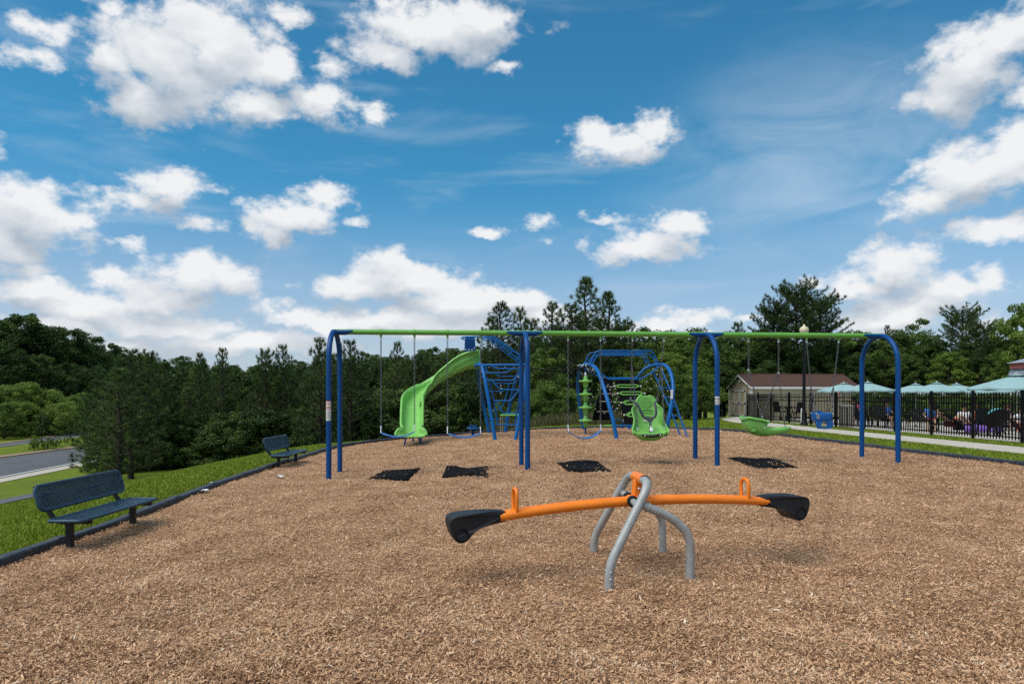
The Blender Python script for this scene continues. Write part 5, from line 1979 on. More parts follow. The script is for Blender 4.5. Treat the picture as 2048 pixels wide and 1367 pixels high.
# ------------------------------------------------------------------ umbrellas
def umbrella(px, py, Y_, half, edge_py, label, rot=0.3, sides=8, group='teal umbrellas round the pool'):
    top = at(px, py, Y_)
    g0 = gz(top.x, top.y)
    hw = half / FPX * Y_
    ze = CAM_Z - (edge_py - HORIZON) / FPX * Y_
    t = thing('patio_umbrella', (top.x, top.y, g0), label, 'umbrella', group)
    c = Vector((top.x, top.y, 0))
    rim_, crown = [], []
    mb = MB()
    vs_ = [Vector((c.x, c.y, top.z))]
    n = sides * 4
    rings = []
    for fr_ in (0.0, 0.18, 0.45, 0.75, 1.0):
        rg = []
        for k in range(n):
            a = rot + 2 * math.pi * k / n
            ph = (k % 4) / 4
            scal = 1 - 0.045 * math.sin(math.pi * ph) * fr_            # scalloped between the ribs
            r_ = max(hw * fr_, 0.02) * scal
            sag = 0.05 * hw * math.sin(math.pi * ph) * fr_
            z_ = top.z + (ze - top.z) * fr_ ** 1.08 - sag * 0.6
            rg.append(Vector((c.x + math.cos(a) * r_, c.y + math.sin(a) * r_, z_)))
        rings.append(rg)
    mb.loft(rings, caps=False, smooth=False)
    rings2 = [rings[-1], [p + Vector((0, 0, -0.07)) for p in rings[-1]]]
    mb.loft(rings2, caps=False, smooth=False)
    can = mb.build('canopy', MAT['umbrella_teal'], t)
    v_ = MB()
    v_.lathe([(0.02, 0.05), (hw * 0.2, -0.01 * hw)], (c.x, c.y, top.z), sides, smooth=False)
    v_.build('vent_cap', MAT['umbrella_teal'], can)
    MB().lathe([(0.02, 0.0), (0.03, 0.04), (0.02, 0.09), (0, 0.1)], (c.x, c.y, top.z + 0.03), 8).build('finial', MAT['umbrella_pole'], t)
    MB().tube([(c.x, c.y, g0 + 0.05), (c.x, c.y, top.z + 0.04)], 0.025, 8).build('pole', MAT['umbrella_pole'], t)
    MB().lathe([(0.0, 0.0), (0.26, 0.0), (0.26, 0.05), (0.06, 0.09), (0.05, 0.3), (0.0, 0.3)], (c.x, c.y, g0 + 0.012), 14).build('base', MAT['patio_dark'], t)
    for k in range(sides):
        a = rot + 2 * math.pi * k / sides
        MB().tube([(c.x, c.y, top.z - 0.06), (c.x + math.cos(a) * hw * 0.97, c.y + math.sin(a) * hw * 0.97, ze - 0.02)], 0.010, 5).build('rib', MAT['umbrella_pole'], t)
    return t


umbrella(1687, 766.5, 38.5, 49, 780.5, 'leftmost teal umbrella, open in front of the shed roof', 0.2)
umbrella(1735.5, 764.5, 37.0, 49, 779.5, 'teal umbrella seen behind the fourth blue arch', 0.5)
umbrella(1831, 768, 38.5, 48, 781.5, 'teal umbrella just right of the fourth blue arch', 0.1)
umbrella(1873, 765.5, 35.5, 52, 781, 'teal umbrella in the middle of the three overlapping canopies', 0.35)
umbrella(1913, 767.8, 39.0, 48, 781, 'teal umbrella overlapped on its left by the middle canopy', 0.6)
umbrella(1985, 769, 33.0, 46, 782, 'low teal umbrella partly below the large canopy at right', 0.25)
umbrella(2032, 750, 27.5, 84, 775, 'largest teal umbrella at the right edge of the photo', 0.4)

# ------------------------------------------------------------------ pavilion corner at the far right
pv = at(2120, 850, 30.0)
pv.z = gz(pv.x, pv.y)
pav = thing('pavilion', pv, 'grey pavilion with a red-brown roof edge cut off by the right margin', 'pavilion')
x0 = at(2019, 735, 33.0).x
zE = at(2019, 736, 33.0).z
y0, y1, x1 = 26.8, 33.0, x0 + 6.5
MB().box(((x0 + x1) / 2, (y0 + y1) / 2, zE + 0.10), (x1 - x0, y1 - y0, 0.26)).build('roof_fascia', MAT['pavilion_red'], pav)
rgs = [[Vector((x0 - 0.1, y0 - 0.1, zE + 0.235)), Vector((x1 + 0.1, y0 - 0.1, zE + 0.235)), Vector((x1 + 0.1, y1 + 0.1, zE + 0.235)), Vector((x0 - 0.1, y1 + 0.1, zE + 0.235))], [Vector((x0 + 2.2, y0 + 2.2, zE + 1.2)), Vector((x1 - 2.2, y0 + 2.2, zE + 1.2)), Vector((x1 - 2.2, y1 - 2.2, zE + 1.2)), Vector((x0 + 2.2, y1 - 2.2, zE + 1.2))]]
MB().loft(rgs, smooth=False).build('roof', MAT['pavilion_grey'], pav)
rgs = [[Vector((x0 + d_, y0 + d_ - 0.2, z_)), Vector((x1 - d_, y0 + d_ - 0.2, z_)), Vector((x1 - d_, y1 - d_ + 0.2, z_)), Vector((x0 + d_, y1 - d_ + 0.2, z_))] for d_, z_ in ((0.04, zE - 0.31), (0.12, zE - 0.04))]
MB().loft(rgs, smooth=False).build('valance', MAT['pavilion_grey'], pav)
for a_, b_ in ((x0 + 0.9, y0 + 0.25), (x1 - 0.3, y0 + 0.25), (x0 + 0.9, y1 - 0.25), (x1 - 0.3, y1 - 0.25)):
    if a_ > x0 + 0.5:
        MB().box((a_ + 0.6, b_, (gz(a_, b_) + zE) / 2), (0.15, 0.15, zE - gz(a_, b_) - 0.1)).build('column', MAT['pavilion_grey'], pav)

# ------------------------------------------------------------------ poolside furniture
def patio_chair(loc, rz, label):
    t = thing('patio_chair', (0, 0, 0), label, 'chair', 'dark patio chairs on the pool deck')
    MB().box((0, 0, 0.40), (0.46, 0.44, 0.035), None, 0.012).build('seat', MAT['patio_dark'], t)
    MB().box((0, 0.25, 0.66), (0.46, 0.035, 0.50), Matrix.Rotation(-0.2, 3, 'X'), 0.012).build('backrest', MAT['patio_dark'], t)
    for sx_ in (-1, 1):
        MB().tube([(sx_ * 0.22, -0.2, 0), (sx_ * 0.23, -0.19, 0.6), (sx_ * 0.23, 0.24, 0.62)], 0.016, 6).build('arm', MAT['patio_dark'], t)
        MB().tube([(sx_ * 0.22, 0.24, 0), (sx_ * 0.22, 0.2, 0.42)], 0.016, 6).build('leg', MAT['patio_dark'], t)
    t.location = loc
    t.rotation_euler.z = rz
    return t


def patio_table(loc, label):
    t = thing('patio_table', (0, 0, 0), label, 'table', 'dark patio tables on the pool deck')
    MB().lathe([(0.0, 0.66), (0.48, 0.66), (0.5, 0.675), (0.48, 0.69), (0.0, 0.69)], (0, 0, 0), 24).build('table_top', MAT['patio_dark'], t)
    for k in range(4):
        a = math.pi / 4 + k * math.pi / 2
        MB().tube([(math.cos(a) * 0.12, math.sin(a) * 0.12, 0.66), (math.cos(a) * 0.36, math.sin(a) * 0.36, 0)], 0.018, 6).build('leg', MAT['patio_dark'], t)
    t.location = loc
    return t


def lounger(loc, rz, label, towel=None):
    t = thing('sun_lounger', (0, 0, 0), label, 'lounger', 'sling loungers on the pool deck')
    MB().box((0, 0, 0.34), (0.58, 1.15, 0.03), None, 0.01).build('sling_seat', MAT['patio_dark'], t)
    MB().box((0, 0.86, 0.56), (0.58, 0.75, 0.03), Matrix.Rotation(0.62, 3, 'X'), 0.01).build('backrest', MAT['patio_dark'], t)
    for sx_ in (-1, 1):
        MB().tube([(sx_ * 0.30, -0.58, 0.33), (sx_ * 0.30, 0.58, 0.33)], 0.018, 6).build('side_rail', MAT['patio_dark'], t)
        for y_ in (-0.45, 0.45):
            MB().tube([(sx_ * 0.29, y_, 0.33), (sx_ * 0.29, y_ + 0.08 * (1 if y_ > 0 else -1), 0.0)], 0.016, 6).build('leg', MAT['patio_dark'], t)
    t.location = loc
    t.rotation_euler.z = rz
    return t


def dk(px, Y_):
    p = at(px, 800, Y_)
    return Vector((p.x, p.y, gz(p.x, p.y) + 0.012))


patio_chair(dk(1561, 33.0), 1.9, 'dark patio chair with reclined back behind the fence, left of the lamp post')
patio_chair(dk(1590, 33.5), -1.4, 'dark patio chair nearest the lamp post behind the fence')
patio_table(dk(1577, 34.5), 'round dark patio table between the two chairs in front of the shed')
patio_chair(dk(1722, 27.0), 0.7, 'dark patio chair behind the fence, left side of the fourth arch')
patio_table(dk(1740, 28.5), 'round dark patio table behind the fourth arch')
patio_chair(dk(1757, 27.2), -0.6, 'dark patio chair between the two legs of the fourth arch')
patio_chair(dk(1800, 27.5), 0.4, 'dark patio chair just right of the fourth arch')
patio_chair(dk(1832, 28.0), -0.9, 'empty dark patio chair left of the reclining bather')
patio_table(dk(1816, 29.0), 'round dark patio table right of the fourth arch')
lounger(dk(1903, 23.2), 1.25, 'dark sling lounger holding the reclining bather')
lounger(dk(1955, 23.0), 1.5, 'dark sling lounger spread with a purple towel')
patio_chair(dk(1978, 21.4), 0.2, 'dark patio chair left of the round-backed chair')
patio_table(dk(2020, 22.5), 'round dark patio table at the right edge of the deck')
# round-backed chair
rc = dk(1992, 20.6)
rch = thing('round_chair', rc, 'round-backed dark chair with teal towel close behind the fence', 'chair')
MB().lathe([(0.0, 0.0), (0.30, 0.02), (0.36, 0.05), (0.37, 0.07), (0.30, 0.05), (0.0, 0.03)], rc + Vector((0, -0.1, 0.55)), 24, (0, 0.75, 0.55)).build('bowl_seat', MAT['patio_dark'], rch)
for k in range(4):
    a = math.pi / 4 + k * math.pi / 2
    MB().tube([rc + Vector((math.cos(a) * 0.1, math.sin(a) * 0.1, 0.45)), rc + Vector((math.cos(a) * 0.27, math.sin(a) * 0.27, 0))], 0.016, 6).build('leg', MAT['patio_dark'], rch)
tw = MB()
rings = []
for k in range(9):
    a = R(35 + 110 * k / 8)
    c = rc + Vector((math.cos(a) * 0.36, -0.12, 0.56 + math.sin(a) * 0.31))
    rings.append([c + Vector((0, -0.05, 0.02)), c + Vector((0, 0.06, 0.03)), c + Vector((0, 0.05, -0.06)), c + Vector((0, -0.05, -0.06))])
tag(tw.loft(rings).build('beach_towel', MAT['teal_cloth'], None, origin=rc + Vector((0, 0, 0.6))), 'teal towel over the top of the round-backed chair', 'towel', 'towels by the pool')
# purple towel draped over its lounger
pt = dk(1955, 23.0)
rings = []
for k in range(15):
    u = -0.62 + 1.24 * k / 14
    wv = 0.012 * math.sin(k * 1.7)
    q = [(-0.36 + wv, -0.20), (-0.34, 0.0), (-0.18, 0.035), (0.0, 0.03), (0.18, 0.036), (0.34, 0.0), (0.35 + wv, -0.16)]
    ca, sa = math.cos(1.5), math.sin(1.5)
    rings.append([pt + Vector((x_ * ca - u * sa, x_ * sa + u * ca, 0.36 + z_)) for x_, z_ in q])
tw = MB().loft(rings, closed_ring=False, caps=False).build('beach_towel', MAT['purple_cloth'], None, origin=pt + Vector((0, 0, 0.36)))
s_ = tw.modifiers.new('thickness', 'SOLIDIFY')
s_.thickness = 0.012
tag(tw, 'purple towel spread over a lounger behind the fence', 'towel', 'towels by the pool')

# ------------------------------------------------------------------ people by the pool
SKINS = {'light': (0.50, 0.30, 0.21), 'tan': (0.36, 0.20, 0.13), 'brown': (0.14, 0.075, 0.045)}
for k_, c_ in SKINS.items():
    paint('skin_' + k_, c_, 0.6, 0.3, var=0.06)
for nm, c_ in (('cloth_white', (0.68, 0.68, 0.68)), ('cloth_red', (0.48, 0.04, 0.035)), ('cloth_orange', (0.60, 0.11, 0.03)), ('cloth_navy', (0.02, 0.03, 0.09)), ('cloth_blue', (0.06, 0.16, 0.45)), ('cloth_black', (0.012, 0.012, 0.014)), ('cloth_pink', (0.62, 0.10, 0.22)), ('hair_dark', (0.018, 0.012, 0.009)), ('hair_brown', (0.07, 0.04, 0.022))):
    paint(nm, c_, 0.85, 0.15, var=0.12, vscale=12)


def skinned(name, V, E, rad, mat, parent, sub=1):
    me = bpy.data.meshes.new(name)
    me.from_pydata([tuple(p) for p in V], E, [])
    o = bpy.data.objects.new(name, me)
    COL.objects.link(o)
    md = o.modifiers.new('skin', 'SKIN')
    sv = me.skin_vertices[0].data if me.skin_vertices else None
    if sv is None:
        bpy.context.view_layer.objects.active = o
        sv = me.skin_vertices[0].data
    for d_, r_ in zip(sv, rad):
        d_.radius = (r_, r_) if not isinstance(r_, tuple) else r_
    sv[0].use_root = True
    sb = o.modifiers.new('round', 'SUBSURF')
    sb.levels = sb.render_levels = sub
    md.use_smooth_shade = True
    me.materials.append(mat)
    o.parent = parent
    return o


def person(loc, rz, pose, skin, shirt, shorts, hair, label, scale=0.92, hat=None):
    """pose: sit, recline or stand; local +Y is the way the person faces"""
    t = thing('person', (0, 0, 0), label, 'person', 'people by the pool')
    if pose == 'sit':
        hip, chest, neck, head = (0, 0, 0.48), (0, -0.05, 0.80), (0, -0.04, 0.97), (0, -0.01, 1.12)
        kn, an = (0.11, 0.42, 0.50), (0.12, 0.44, 0.08)
        el_, wr = (0.25, 0.02, 0.70), (0.18, 0.28, 0.60)
    elif pose == 'recline':
        hip, chest, neck, head = (0, 0, 0.46), (0, -0.26, 0.68), (0, -0.38, 0.82), (0, -0.46, 0.95)
        kn, an = (0.11, 0.34, 0.74), (0.12, 0.62, 0.44)
        el_, wr = (0.26, -0.12, 0.56), (0.24, 0.12, 0.52)
    else:
        hip, chest, neck, head = (0, 0, 0.90), (0, 0.01, 1.25), (0, 0.0, 1.44), (0, 0.03, 1.58)
        kn, an = (0.10, 0.03, 0.48), (0.11, -0.02, 0.07)
        el_, wr = (0.26, -0.02, 1.08), (0.27, 0.10, 0.86)
    V = [hip, tuple((Vector(hip) * 0.5 + Vector(chest) * 0.5)), chest, neck, head, tuple(Vector(head) + Vector((0, 0.0, 0.10)))]
    E = [(0, 1), (1, 2), (2, 3), (3, 4), (4, 5)]
    rad = [(0.15, 0.115), (0.13, 0.10), (0.16, 0.11), 0.052, 0.085, 0.065]
    for s_ in (-1, 1):
        b = len(V)
        shd = (Vector(chest) + Vector((0.17 * s_, 0, 0.10)))
        V += [tuple(shd), (el_[0] * s_, el_[1], el_[2]), (wr[0] * s_, wr[1], wr[2]), tuple(Vector((wr[0] * s_, wr[1], wr[2])) + Vector((0, 0.09, -0.02)))]
        E += [(2, b), (b, b + 1), (b + 1, b + 2), (b + 2, b + 3)]
        rad += [0.058, 0.042, 0.03, 0.036]
        b = len(V)
        hp_ = Vector(hip) + Vector((0.09 * s_, 0.02, -0.02))
        V += [tuple(hp_), (kn[0] * s_, kn[1], kn[2]), (an[0] * s_, an[1], an[2]), tuple(Vector((an[0] * s_, an[1], an[2])) + Vector((0, 0.15, -0.04)))]
        E += [(0, b), (b, b + 1), (b + 1, b + 2), (b + 2, b + 3)]
        rad += [0.085, 0.058, 0.038, 0.04]
    skinned('body', V, E, rad, MAT['skin_' + skin], t)
    if shirt:
        V2 = [V[0], V[1], V[2], tuple(Vector(chest) * 0.45 + Vector(neck) * 0.55)]
        E2 = [(0, 1), (1, 2), (2, 3)]
        r2 = [(0.165, 0.13), (0.15, 0.12), (0.175, 0.13), 0.085]
        for s_ in (-1, 1):
            b = len(V2)
            shd = (Vector(chest) + Vector((0.17 * s_, 0, 0.10)))
            ee = Vector((el_[0] * s_, el_[1], el_[2]))
            V2 += [tuple(shd), tuple(shd * 0.35 + ee * 0.65)]
            E2 += [(2, b), (b, b + 1)]
            r2 += [0.075, 0.062]
        skinned('shirt', V2, E2, r2, MAT[shirt], t)
    V3, E3, r3 = [hip], [], [(0.168, 0.132)]
    for s_ in (-1, 1):
        b = len(V3)
        hp_ = Vector(hip) + Vector((0.09 * s_, 0.02, -0.02))
        kk = Vector((kn[0] * s_, kn[1], kn[2]))
        V3 += [tuple(hp_), tuple(hp_ * 0.35 + kk * 0.65)]
        E3 += [(0, b), (b, b + 1)]
        r3 += [0.10, 0.082]
    skinned('shorts', V3, E3, r3, MAT[shorts], t)
    hc = Vector(head) + Vector((0, -0.02, 0.07))
    MB().lathe([(0.06, -0.12), (0.095, -0.05), (0.102, 0.02), (0.085, 0.075), (0.04, 0.10), (0.0, 0.105)], hc, 14).build('hair', MAT[hair], t)
    for s_ in (-1, 1):
        MB().lathe([(0.0, 0.0), (0.012, 0.0), (0.008, 0.01), (0, 0.012)], Vector(head) + Vector((0.032 * s_, 0.083, 0.045)), 6, (0, 1, 0)).build('eye', MAT['cloth_black'], t)
    MB().lathe([(0.014, 0.0), (0.012, 0.012), (0.0, 0.022)], Vector(head) + Vector((0, 0.082, 0.015)), 6, (0, 1, -0.2)).build('nose', MAT['skin_' + skin], t)
    MB().box(Vector(head) + Vector((0, 0.078, -0.03)), (0.045, 0.02, 0.008)).build('mouth', MAT['cloth_pink'], t)
    if hat:
        MB().lathe([(0.17, -0.01), (0.165, 0.0), (0.105, 0.02), (0.10, 0.08), (0.06, 0.11), (0, 0.115)], hc + Vector((0, 0, 0.01)), 16).build('sun_hat', MAT[hat], t)
    t.location = loc
    t.rotation_euler.z = rz
    t.scale = (scale,) * 3
    return t


person(dk(1900, 23.2) + Vector((0, 0, -0.03)), 1.25 + math.pi, 'recline', 'light', None, 'cloth_red', 'hair_dark', 'bare-chested person reclining on a dark lounger with knees raised')
person(dk(1862, 25.0), 2.6, 'sit', 'light', 'cloth_blue', 'cloth_red', 'hair_brown', 'person in a blue top and red shorts seated left of the reclining bather')
patio_chair(dk(1862, 25.0), 2.6 - math.pi, 'dark patio chair under the person in the blue top')
person(dk(1929, 25.5), 2.9, 'sit', 'tan', 'cloth_white', 'cloth_navy', 'hair_dark', 'person in a white shirt seated right of the reclining bather')
patio_chair(dk(1929, 25.5), 2.9 - math.pi, 'dark patio chair under the person in the white shirt')
person(dk(1953, 26.5), 3.4, 'sit', 'light', 'cloth_orange', 'cloth_navy', 'hair_brown', 'person in an orange-red shirt seated behind the purple towel')
patio_chair(dk(1953, 26.5), 3.4 - math.pi, 'dark patio chair under the person in the orange-red shirt')
person(dk(2017, 26.0), 3.0, 'sit', 'light', None, 'cloth_navy', 'hair_brown', 'shirtless person seated behind the round-backed chair')
patio_chair(dk(2017, 26.0), 3.0 - math.pi, 'dark patio chair under the shirtless person')
person(dk(2043, 24.5), 2.8, 'sit', 'light', 'cloth_white', 'cloth_red', 'hair_brown', 'person in red shorts and a white top at the right edge of the photo')
patio_chair(dk(2043, 24.5), 2.8 - math.pi, 'dark patio chair at the right edge under the person in red shorts')
person(dk(1773, 27.5), 3.3, 'sit', 'tan', 'cloth_blue', 'cloth_black', 'hair_dark', 'person in a dark sun hat seated between the legs of the fourth arch', hat='cloth_black')
patio_chair(dk(1773, 27.5), 3.3 - math.pi, 'dark patio chair under the person in the sun hat')
person(dk(1707, 28.0), 2.5, 'sit', 'tan', 'cloth_pink', 'cloth_black', 'hair_dark', 'person in a pink top seated beside the litter bin')
patio_chair(dk(1707, 28.0), 2.5 - math.pi, 'dark patio chair beside the litter bin under the person in pink')

# ------------------------------------------------------------------ litter on the grass edge
def scrap(px, py, s_, label):
    p = ground_at(px, py, 0.03)
    rr = random.Random(px)
    mb = MB()
    n = 6
    vs_, fs_ = [], []
    for i_ in range(n):
        for j_ in range(n):
            vs_.append((p.x + (i_ / (n - 1) - 0.5) * s_ + rr.uniform(-1, 1) * s_ * 0.07, p.y + (j_ / (n - 1) - 0.5) * s_ * 0.8 + rr.uniform(-1, 1) * s_ * 0.07, p.z + rr.uniform(0, 1) * s_ * 0.35))
    for i_ in range(n - 1):
        for j_ in range(n - 1):
            a = i_ * n + j_
            fs_.append((a, a + n, a + n + 1, a + 1))
    mb.add(vs_, fs_)
    o = mb.build('paper_scrap', MAT['litter_white'], None, origin=(p.x, p.y, p.z))
    return tag(o, label, 'litter', 'scraps of white litter')


scrap(406, 984, 0.13, 'largest crumpled white paper scrap lying on the border timber')
scrap(426, 967, 0.09, 'small white paper scrap in the grass just beyond the border')
scrap(561, 953, 0.10, 'flat white scrap on the wood chips in front of the far bench')

# ------------------------------------------------------------------ trees
def limb(mb, a, b, r0, r1, wob=0.04, rng=None, n=4):
    a, b = Vector(a), Vector(b)
    L_ = (b - a).length
    pts_ = []
    for i_ in range(n + 1):
        f = i_ / n
        p = a.lerp(b, f)
        if 0 < i_ < n:
            p += Vector((rng.normal(0, wob * L_), rng.normal(0, wob * L_), 0))
        pts_.append(p)
    mb.tube(pts_, [r0 + (r1 - r0) * i_ / n for i_ in range(n + 1)], 6)


def pine_mesh(seed, H=6.5, spread=0.30, bare=0.03, dens=1.0, flat=False, needle=0.20, nn=20):
    rng = np.random.default_rng(seed)
    tm = MB()
    wob = [Vector((rng.normal(0, 0.03), rng.normal(0, 0.03), 0)) for _ in range(7)]
    tp = [Vector((0, 0, -0.3))] + [Vector((0, 0, H * f)) + wob[k] * f * 2 for k, f in enumerate((0.15, 0.35, 0.55, 0.75, 0.9, 0.985))]
    tm.tube(tp, [0.020 * H, 0.017 * H, 0.014 * H, 0.010 * H, 0.0065 * H, 0.004 * H, 0.0018 * H], 8)
    pos, dr, sz, tn = [], [], [], []

    def tuft(p, d, s=1.0, t=0.0):
        pos.append(tuple(p)); dr.append(tuple(d)); sz.append(s); tn.append(np.clip(rng.normal(0.40, 0.20) + t, 0, 1))
    z = bare * H + 0.25
    while z < H * 0.985:
        f = z / H
        if flat:        # rounded old crown
            prof = max(0.0, 1 - abs((f - 0.64) / 0.38) ** 3.2) ** 0.5 if f > 0.30 else 0.12
        else:
            prof = (1 - f) ** 0.75 * (0.65 + 0.35 * min(1, f / 0.15)) + 0.02
        nb = int(rng.integers(4, 7)) if not flat else int(rng.integers(2, 4))
        a0 = rng.uniform(0, 6.28)
        for k in range(nb):
            a = a0 + 2 * math.pi * k / nb + rng.normal(0, 0.2)
            L_ = H * spread * prof * rng.uniform(0.62, 1.18) + 0.10
            rise = (0.18 + 0.75 * f ** 1.5 + rng.normal(0, 0.12)) if not flat else rng.uniform(0.1, 0.5) + 1.1 * max(0, f - 0.6)
            d = Vector((math.cos(a), math.sin(a), rise)).normalized()
            st_ = Vector((0, 0, z))
            en = st_ + d * L_ + Vector((0, 0, 0.10 * L_))
            limb(tm, st_, en, 0.010 + 0.012 * L_, 0.005, 0.03, rng, 3)
            m = max(2, int(L_ * 5.2 * dens))
            for j in range(m):
                g_ = 0.28 + 0.72 * (j + rng.uniform(0, 1)) / m
                q = st_.lerp(en, g_)
                side = Vector((-math.sin(a), math.cos(a), 0)) * rng.normal(0, 0.20 * L_ * (1.15 - g_) + 0.05)
                q = q + side + Vector((0, 0, rng.normal(0.03, 0.05)))
                dd = (d + side.normalized() * 0.6 * (1 if side.length > 0 else 0) + Vector((0, 0, 0.45))).normalized()
                tuft(q, dd, rng.uniform(0.75, 1.15))
            tuft(en, (d + Vector((0, 0, 0.9))).normalized(), 1.0, 0.12)
            tuft(en + Vector((0, 0, 0.09)), Vector((0, 0, 1)), 0.9, 0.16)
        z += rng.uniform(0.24, 0.42) * (1.0 if not flat else 0.42)
    for k in range(7):      # leader candle
        tuft(Vector((0, 0, H * (0.93 + 0.01 * k))), Vector((0, 0, 1)), 0.8, 0.1)
    pos, dr, sz, tn = np.array(pos), np.array(dr), np.array(sz), np.array(tn)
    N = len(pos)
    P = np.repeat(pos, nn, 0)
    D = np.repeat(dr, nn, 0)
    S = np.repeat(sz, nn)
    rv = rng.normal(0, 1, (N * nn, 3))
    rv -= (rv * D).sum(1, keepdims=True) * D
    rv /= np.linalg.norm(rv, axis=1, keepdims=True) + 1e-9
    ang = rng.uniform(0.2, 1.35, N * nn)
    nd = D * np.cos(ang)[:, None] + rv * np.sin(ang)[:, None]
    base = P + D * (rng.uniform(-0.08, 0.05, N * nn) * S)[:, None]
    tip = base + nd * (needle * S * rng.uniform(0.7, 1.2, N * nn))[:, None]
    sv = np.cross(nd, rng.normal(0, 1, (N * nn, 3)))
    sv /= np.linalg.norm(sv, axis=1, keepdims=True) + 1e-9
    wv = sv * (0.0115 * S)[:, None]
    v = np.stack([base - wv, base + wv, tip], 1).reshape(-1, 3)
    b = np.arange(N * nn) * 3
    return tm, v, np.stack([b, b + 1, b + 2], -1), np.clip(np.repeat(tn, nn) + rng.normal(0, 0.08, N * nn), 0, 1)


def broad_mesh(seed, H=7.0, RW=2.3, low=0.25, ncl=80, nl=150, leaf=0.085, trunk=True, squash=1.0):
    rng = np.random.default_rng(seed)
    tm = MB()
    cz, rz_ = H * (low + (1 - low) / 2), H * (1 - low) / 2
    fork = H * (low + 0.12)
    if trunk:
        tm.tube([Vector((0, 0, -0.3)), Vector((rng.normal(0, .04), rng.normal(0, .04), fork * 0.5)), Vector((rng.normal(0, .08), rng.normal(0, .08), fork)), Vector((0, 0, H * 0.78))], [0.022 * H, 0.018 * H, 0.014 * H, 0.004 * H], 8)
    else:
        tm.tube([Vector((0, 0, -0.2)), Vector((0, 0, H * 0.7))], [0.03, 0.01], 6)
    lob = rng.normal(0, 1, (9, 3))
    lob /= np.linalg.norm(lob, axis=1, keepdims=True)
    lw = rng.uniform(-0.16, 0.30, 9)
    C, CR, CT = [], [], []
    for k in range(ncl):
        d = rng.normal(0, 1, 3)
        d /= np.linalg.norm(d)
        if d[2] < -0.75:
            d[2] = -d[2]
        r_ = 1 + (lw * np.clip((lob @ d - 0.45) / 0.55, 0, 1)).sum()
        rad = r_ * rng.uniform(0.35, 1.0) ** 0.5 * 0.86
        taper = 1.0 - 0.18 * max(0, d[2])
        c = np.array([d[0] * RW * rad * taper, d[1] * RW * rad * taper, cz + d[2] * rz_ * rad * squash])
        C.append(c); CR.append(RW * rng.uniform(0.13, 0.26)); CT.append(rng.normal(0.45, 0.15))
        if k % 3 == 0:
            limb(tm, (0, 0, min(max(fork * rng.uniform(0.8, 1.5), 0.1), c[2] * 0.8)), c, 0.008 * H * 0.7, 0.006, 0.05, rng, 4)
    C, CR, CT = np.array(C), np.array(CR), np.array(CT)
    n = ncl * nl
    cen = np.repeat(C, nl, 0)
    off = rng.normal(0, 1, (n, 3))
    off /= np.linalg.norm(off, axis=1, keepdims=True)
    off *= (np.repeat(CR, nl) * rng.uniform(0.15, 1.0, n) ** 0.5)[:, None]
    off[:, 2] *= 0.72
    p = cen + off
    nrm = off / (np.linalg.norm(off, axis=1, keepdims=True) + 1e-9) * 0.7 + rng.normal(0, 0.6, (n, 3)) + np.array([0, 0, 0.5])
    nrm /= np.linalg.norm(nrm, axis=1, keepdims=True)
    a = np.cross(nrm, rng.normal(0, 1, (n, 3)))
    a /= np.linalg.norm(a, axis=1, keepdims=True) + 1e-9
    b_ = np.cross(nrm, a)
    s = leaf * rng.uniform(0.6, 1.25, n)
    v = np.stack([p - a * s[:, None], p + b_ * (s * 0.55)[:, None] + nrm * (s * 0.15)[:, None], p + a * s[:, None], p - b_ * (s * 0.55)[:, None] + nrm * (s * 0.15)[:, None]], 1).reshape(-1, 3)
    i_ = np.arange(n) * 4
    tone = np.clip(np.repeat(CT, nl) + rng.normal(0, 0.13, n), 0, 1)
    return tm, v, np.stack([i_, i_ + 1, i_ + 2, i_ + 3], -1), tone


TREES = {}


def variant(kind, data, H, mat):
    tm, v, f, tone = data
    tr = tm.build('trunk', MAT['bark'], None, origin=(0, 0, 0))
    cr = np_mesh('crown', v, f, MAT[mat], attrs={'tone': tone})
    TREES.setdefault(kind, []).append((tr.data, cr.data, H))
    bpy.data.objects.remove(tr)
    bpy.data.objects.remove(cr)


for s_ in range(4):
    variant('pine', pine_mesh(11 + s_, 6.5, 0.27 + 0.025 * s_), 6.5, 'needles')
for s_ in range(2):
    variant('tall_pine', pine_mesh(31 + s_, 9.5, 0.22 + 0.04 * s_, 0.10, 0.95, needle=0.22), 9.5, 'needles')
variant('round_pine', pine_mesh(41, 9.5, 0.25, 0.25, 2.2, flat=True, needle=0.23), 9.5, 'needles')
for s_ in range(2):
    variant('broad_dark', broad_mesh(51 + s_, 7, 2.2), 7, 'leaves_dark')
for s_ in range(3):
    variant('broad_mid', broad_mesh(61 + s_, 7, 2.1 + 0.2 * s_, low=0.15), 7, 'leaves_mid')
for s_ in range(2):
    variant('broad_bright', broad_mesh(71 + s_, 7, 2.0, low=0.12), 7, 'leaves_bright')
for s_ in range(2):
    variant('shrub', broad_mesh(81 + s_, 3.0, 1.7, low=-0.1, ncl=60, nl=150, leaf=0.055, trunk=False), 3.0, 'leaves_mid')
for s_ in range(2):
    variant('shrub_dark', broad_mesh(121 + s_, 3.0, 1.6, low=-0.12, ncl=60, nl=150, leaf=0.055, trunk=False), 3.0, 'leaves_dark')
for s_ in range(2):
    variant('round_bright', broad_mesh(111 + s_, 5.0, 2.7, low=-0.1, ncl=90, nl=150, leaf=0.085, trunk=False), 5.0, 'leaves_bright')
variant('shrub_bright', broad_mesh(91, 3.2, 1.05, low=-0.05, ncl=55, nl=120, leaf=0.05, trunk=False), 3.2, 'leaves_bright')
for s_ in range(2):
    variant('far_broad', broad_mesh(101 + s_, 13, 4.6, low=0.1, ncl=110, nl=130, leaf=0.17), 13, 'leaves_dark')

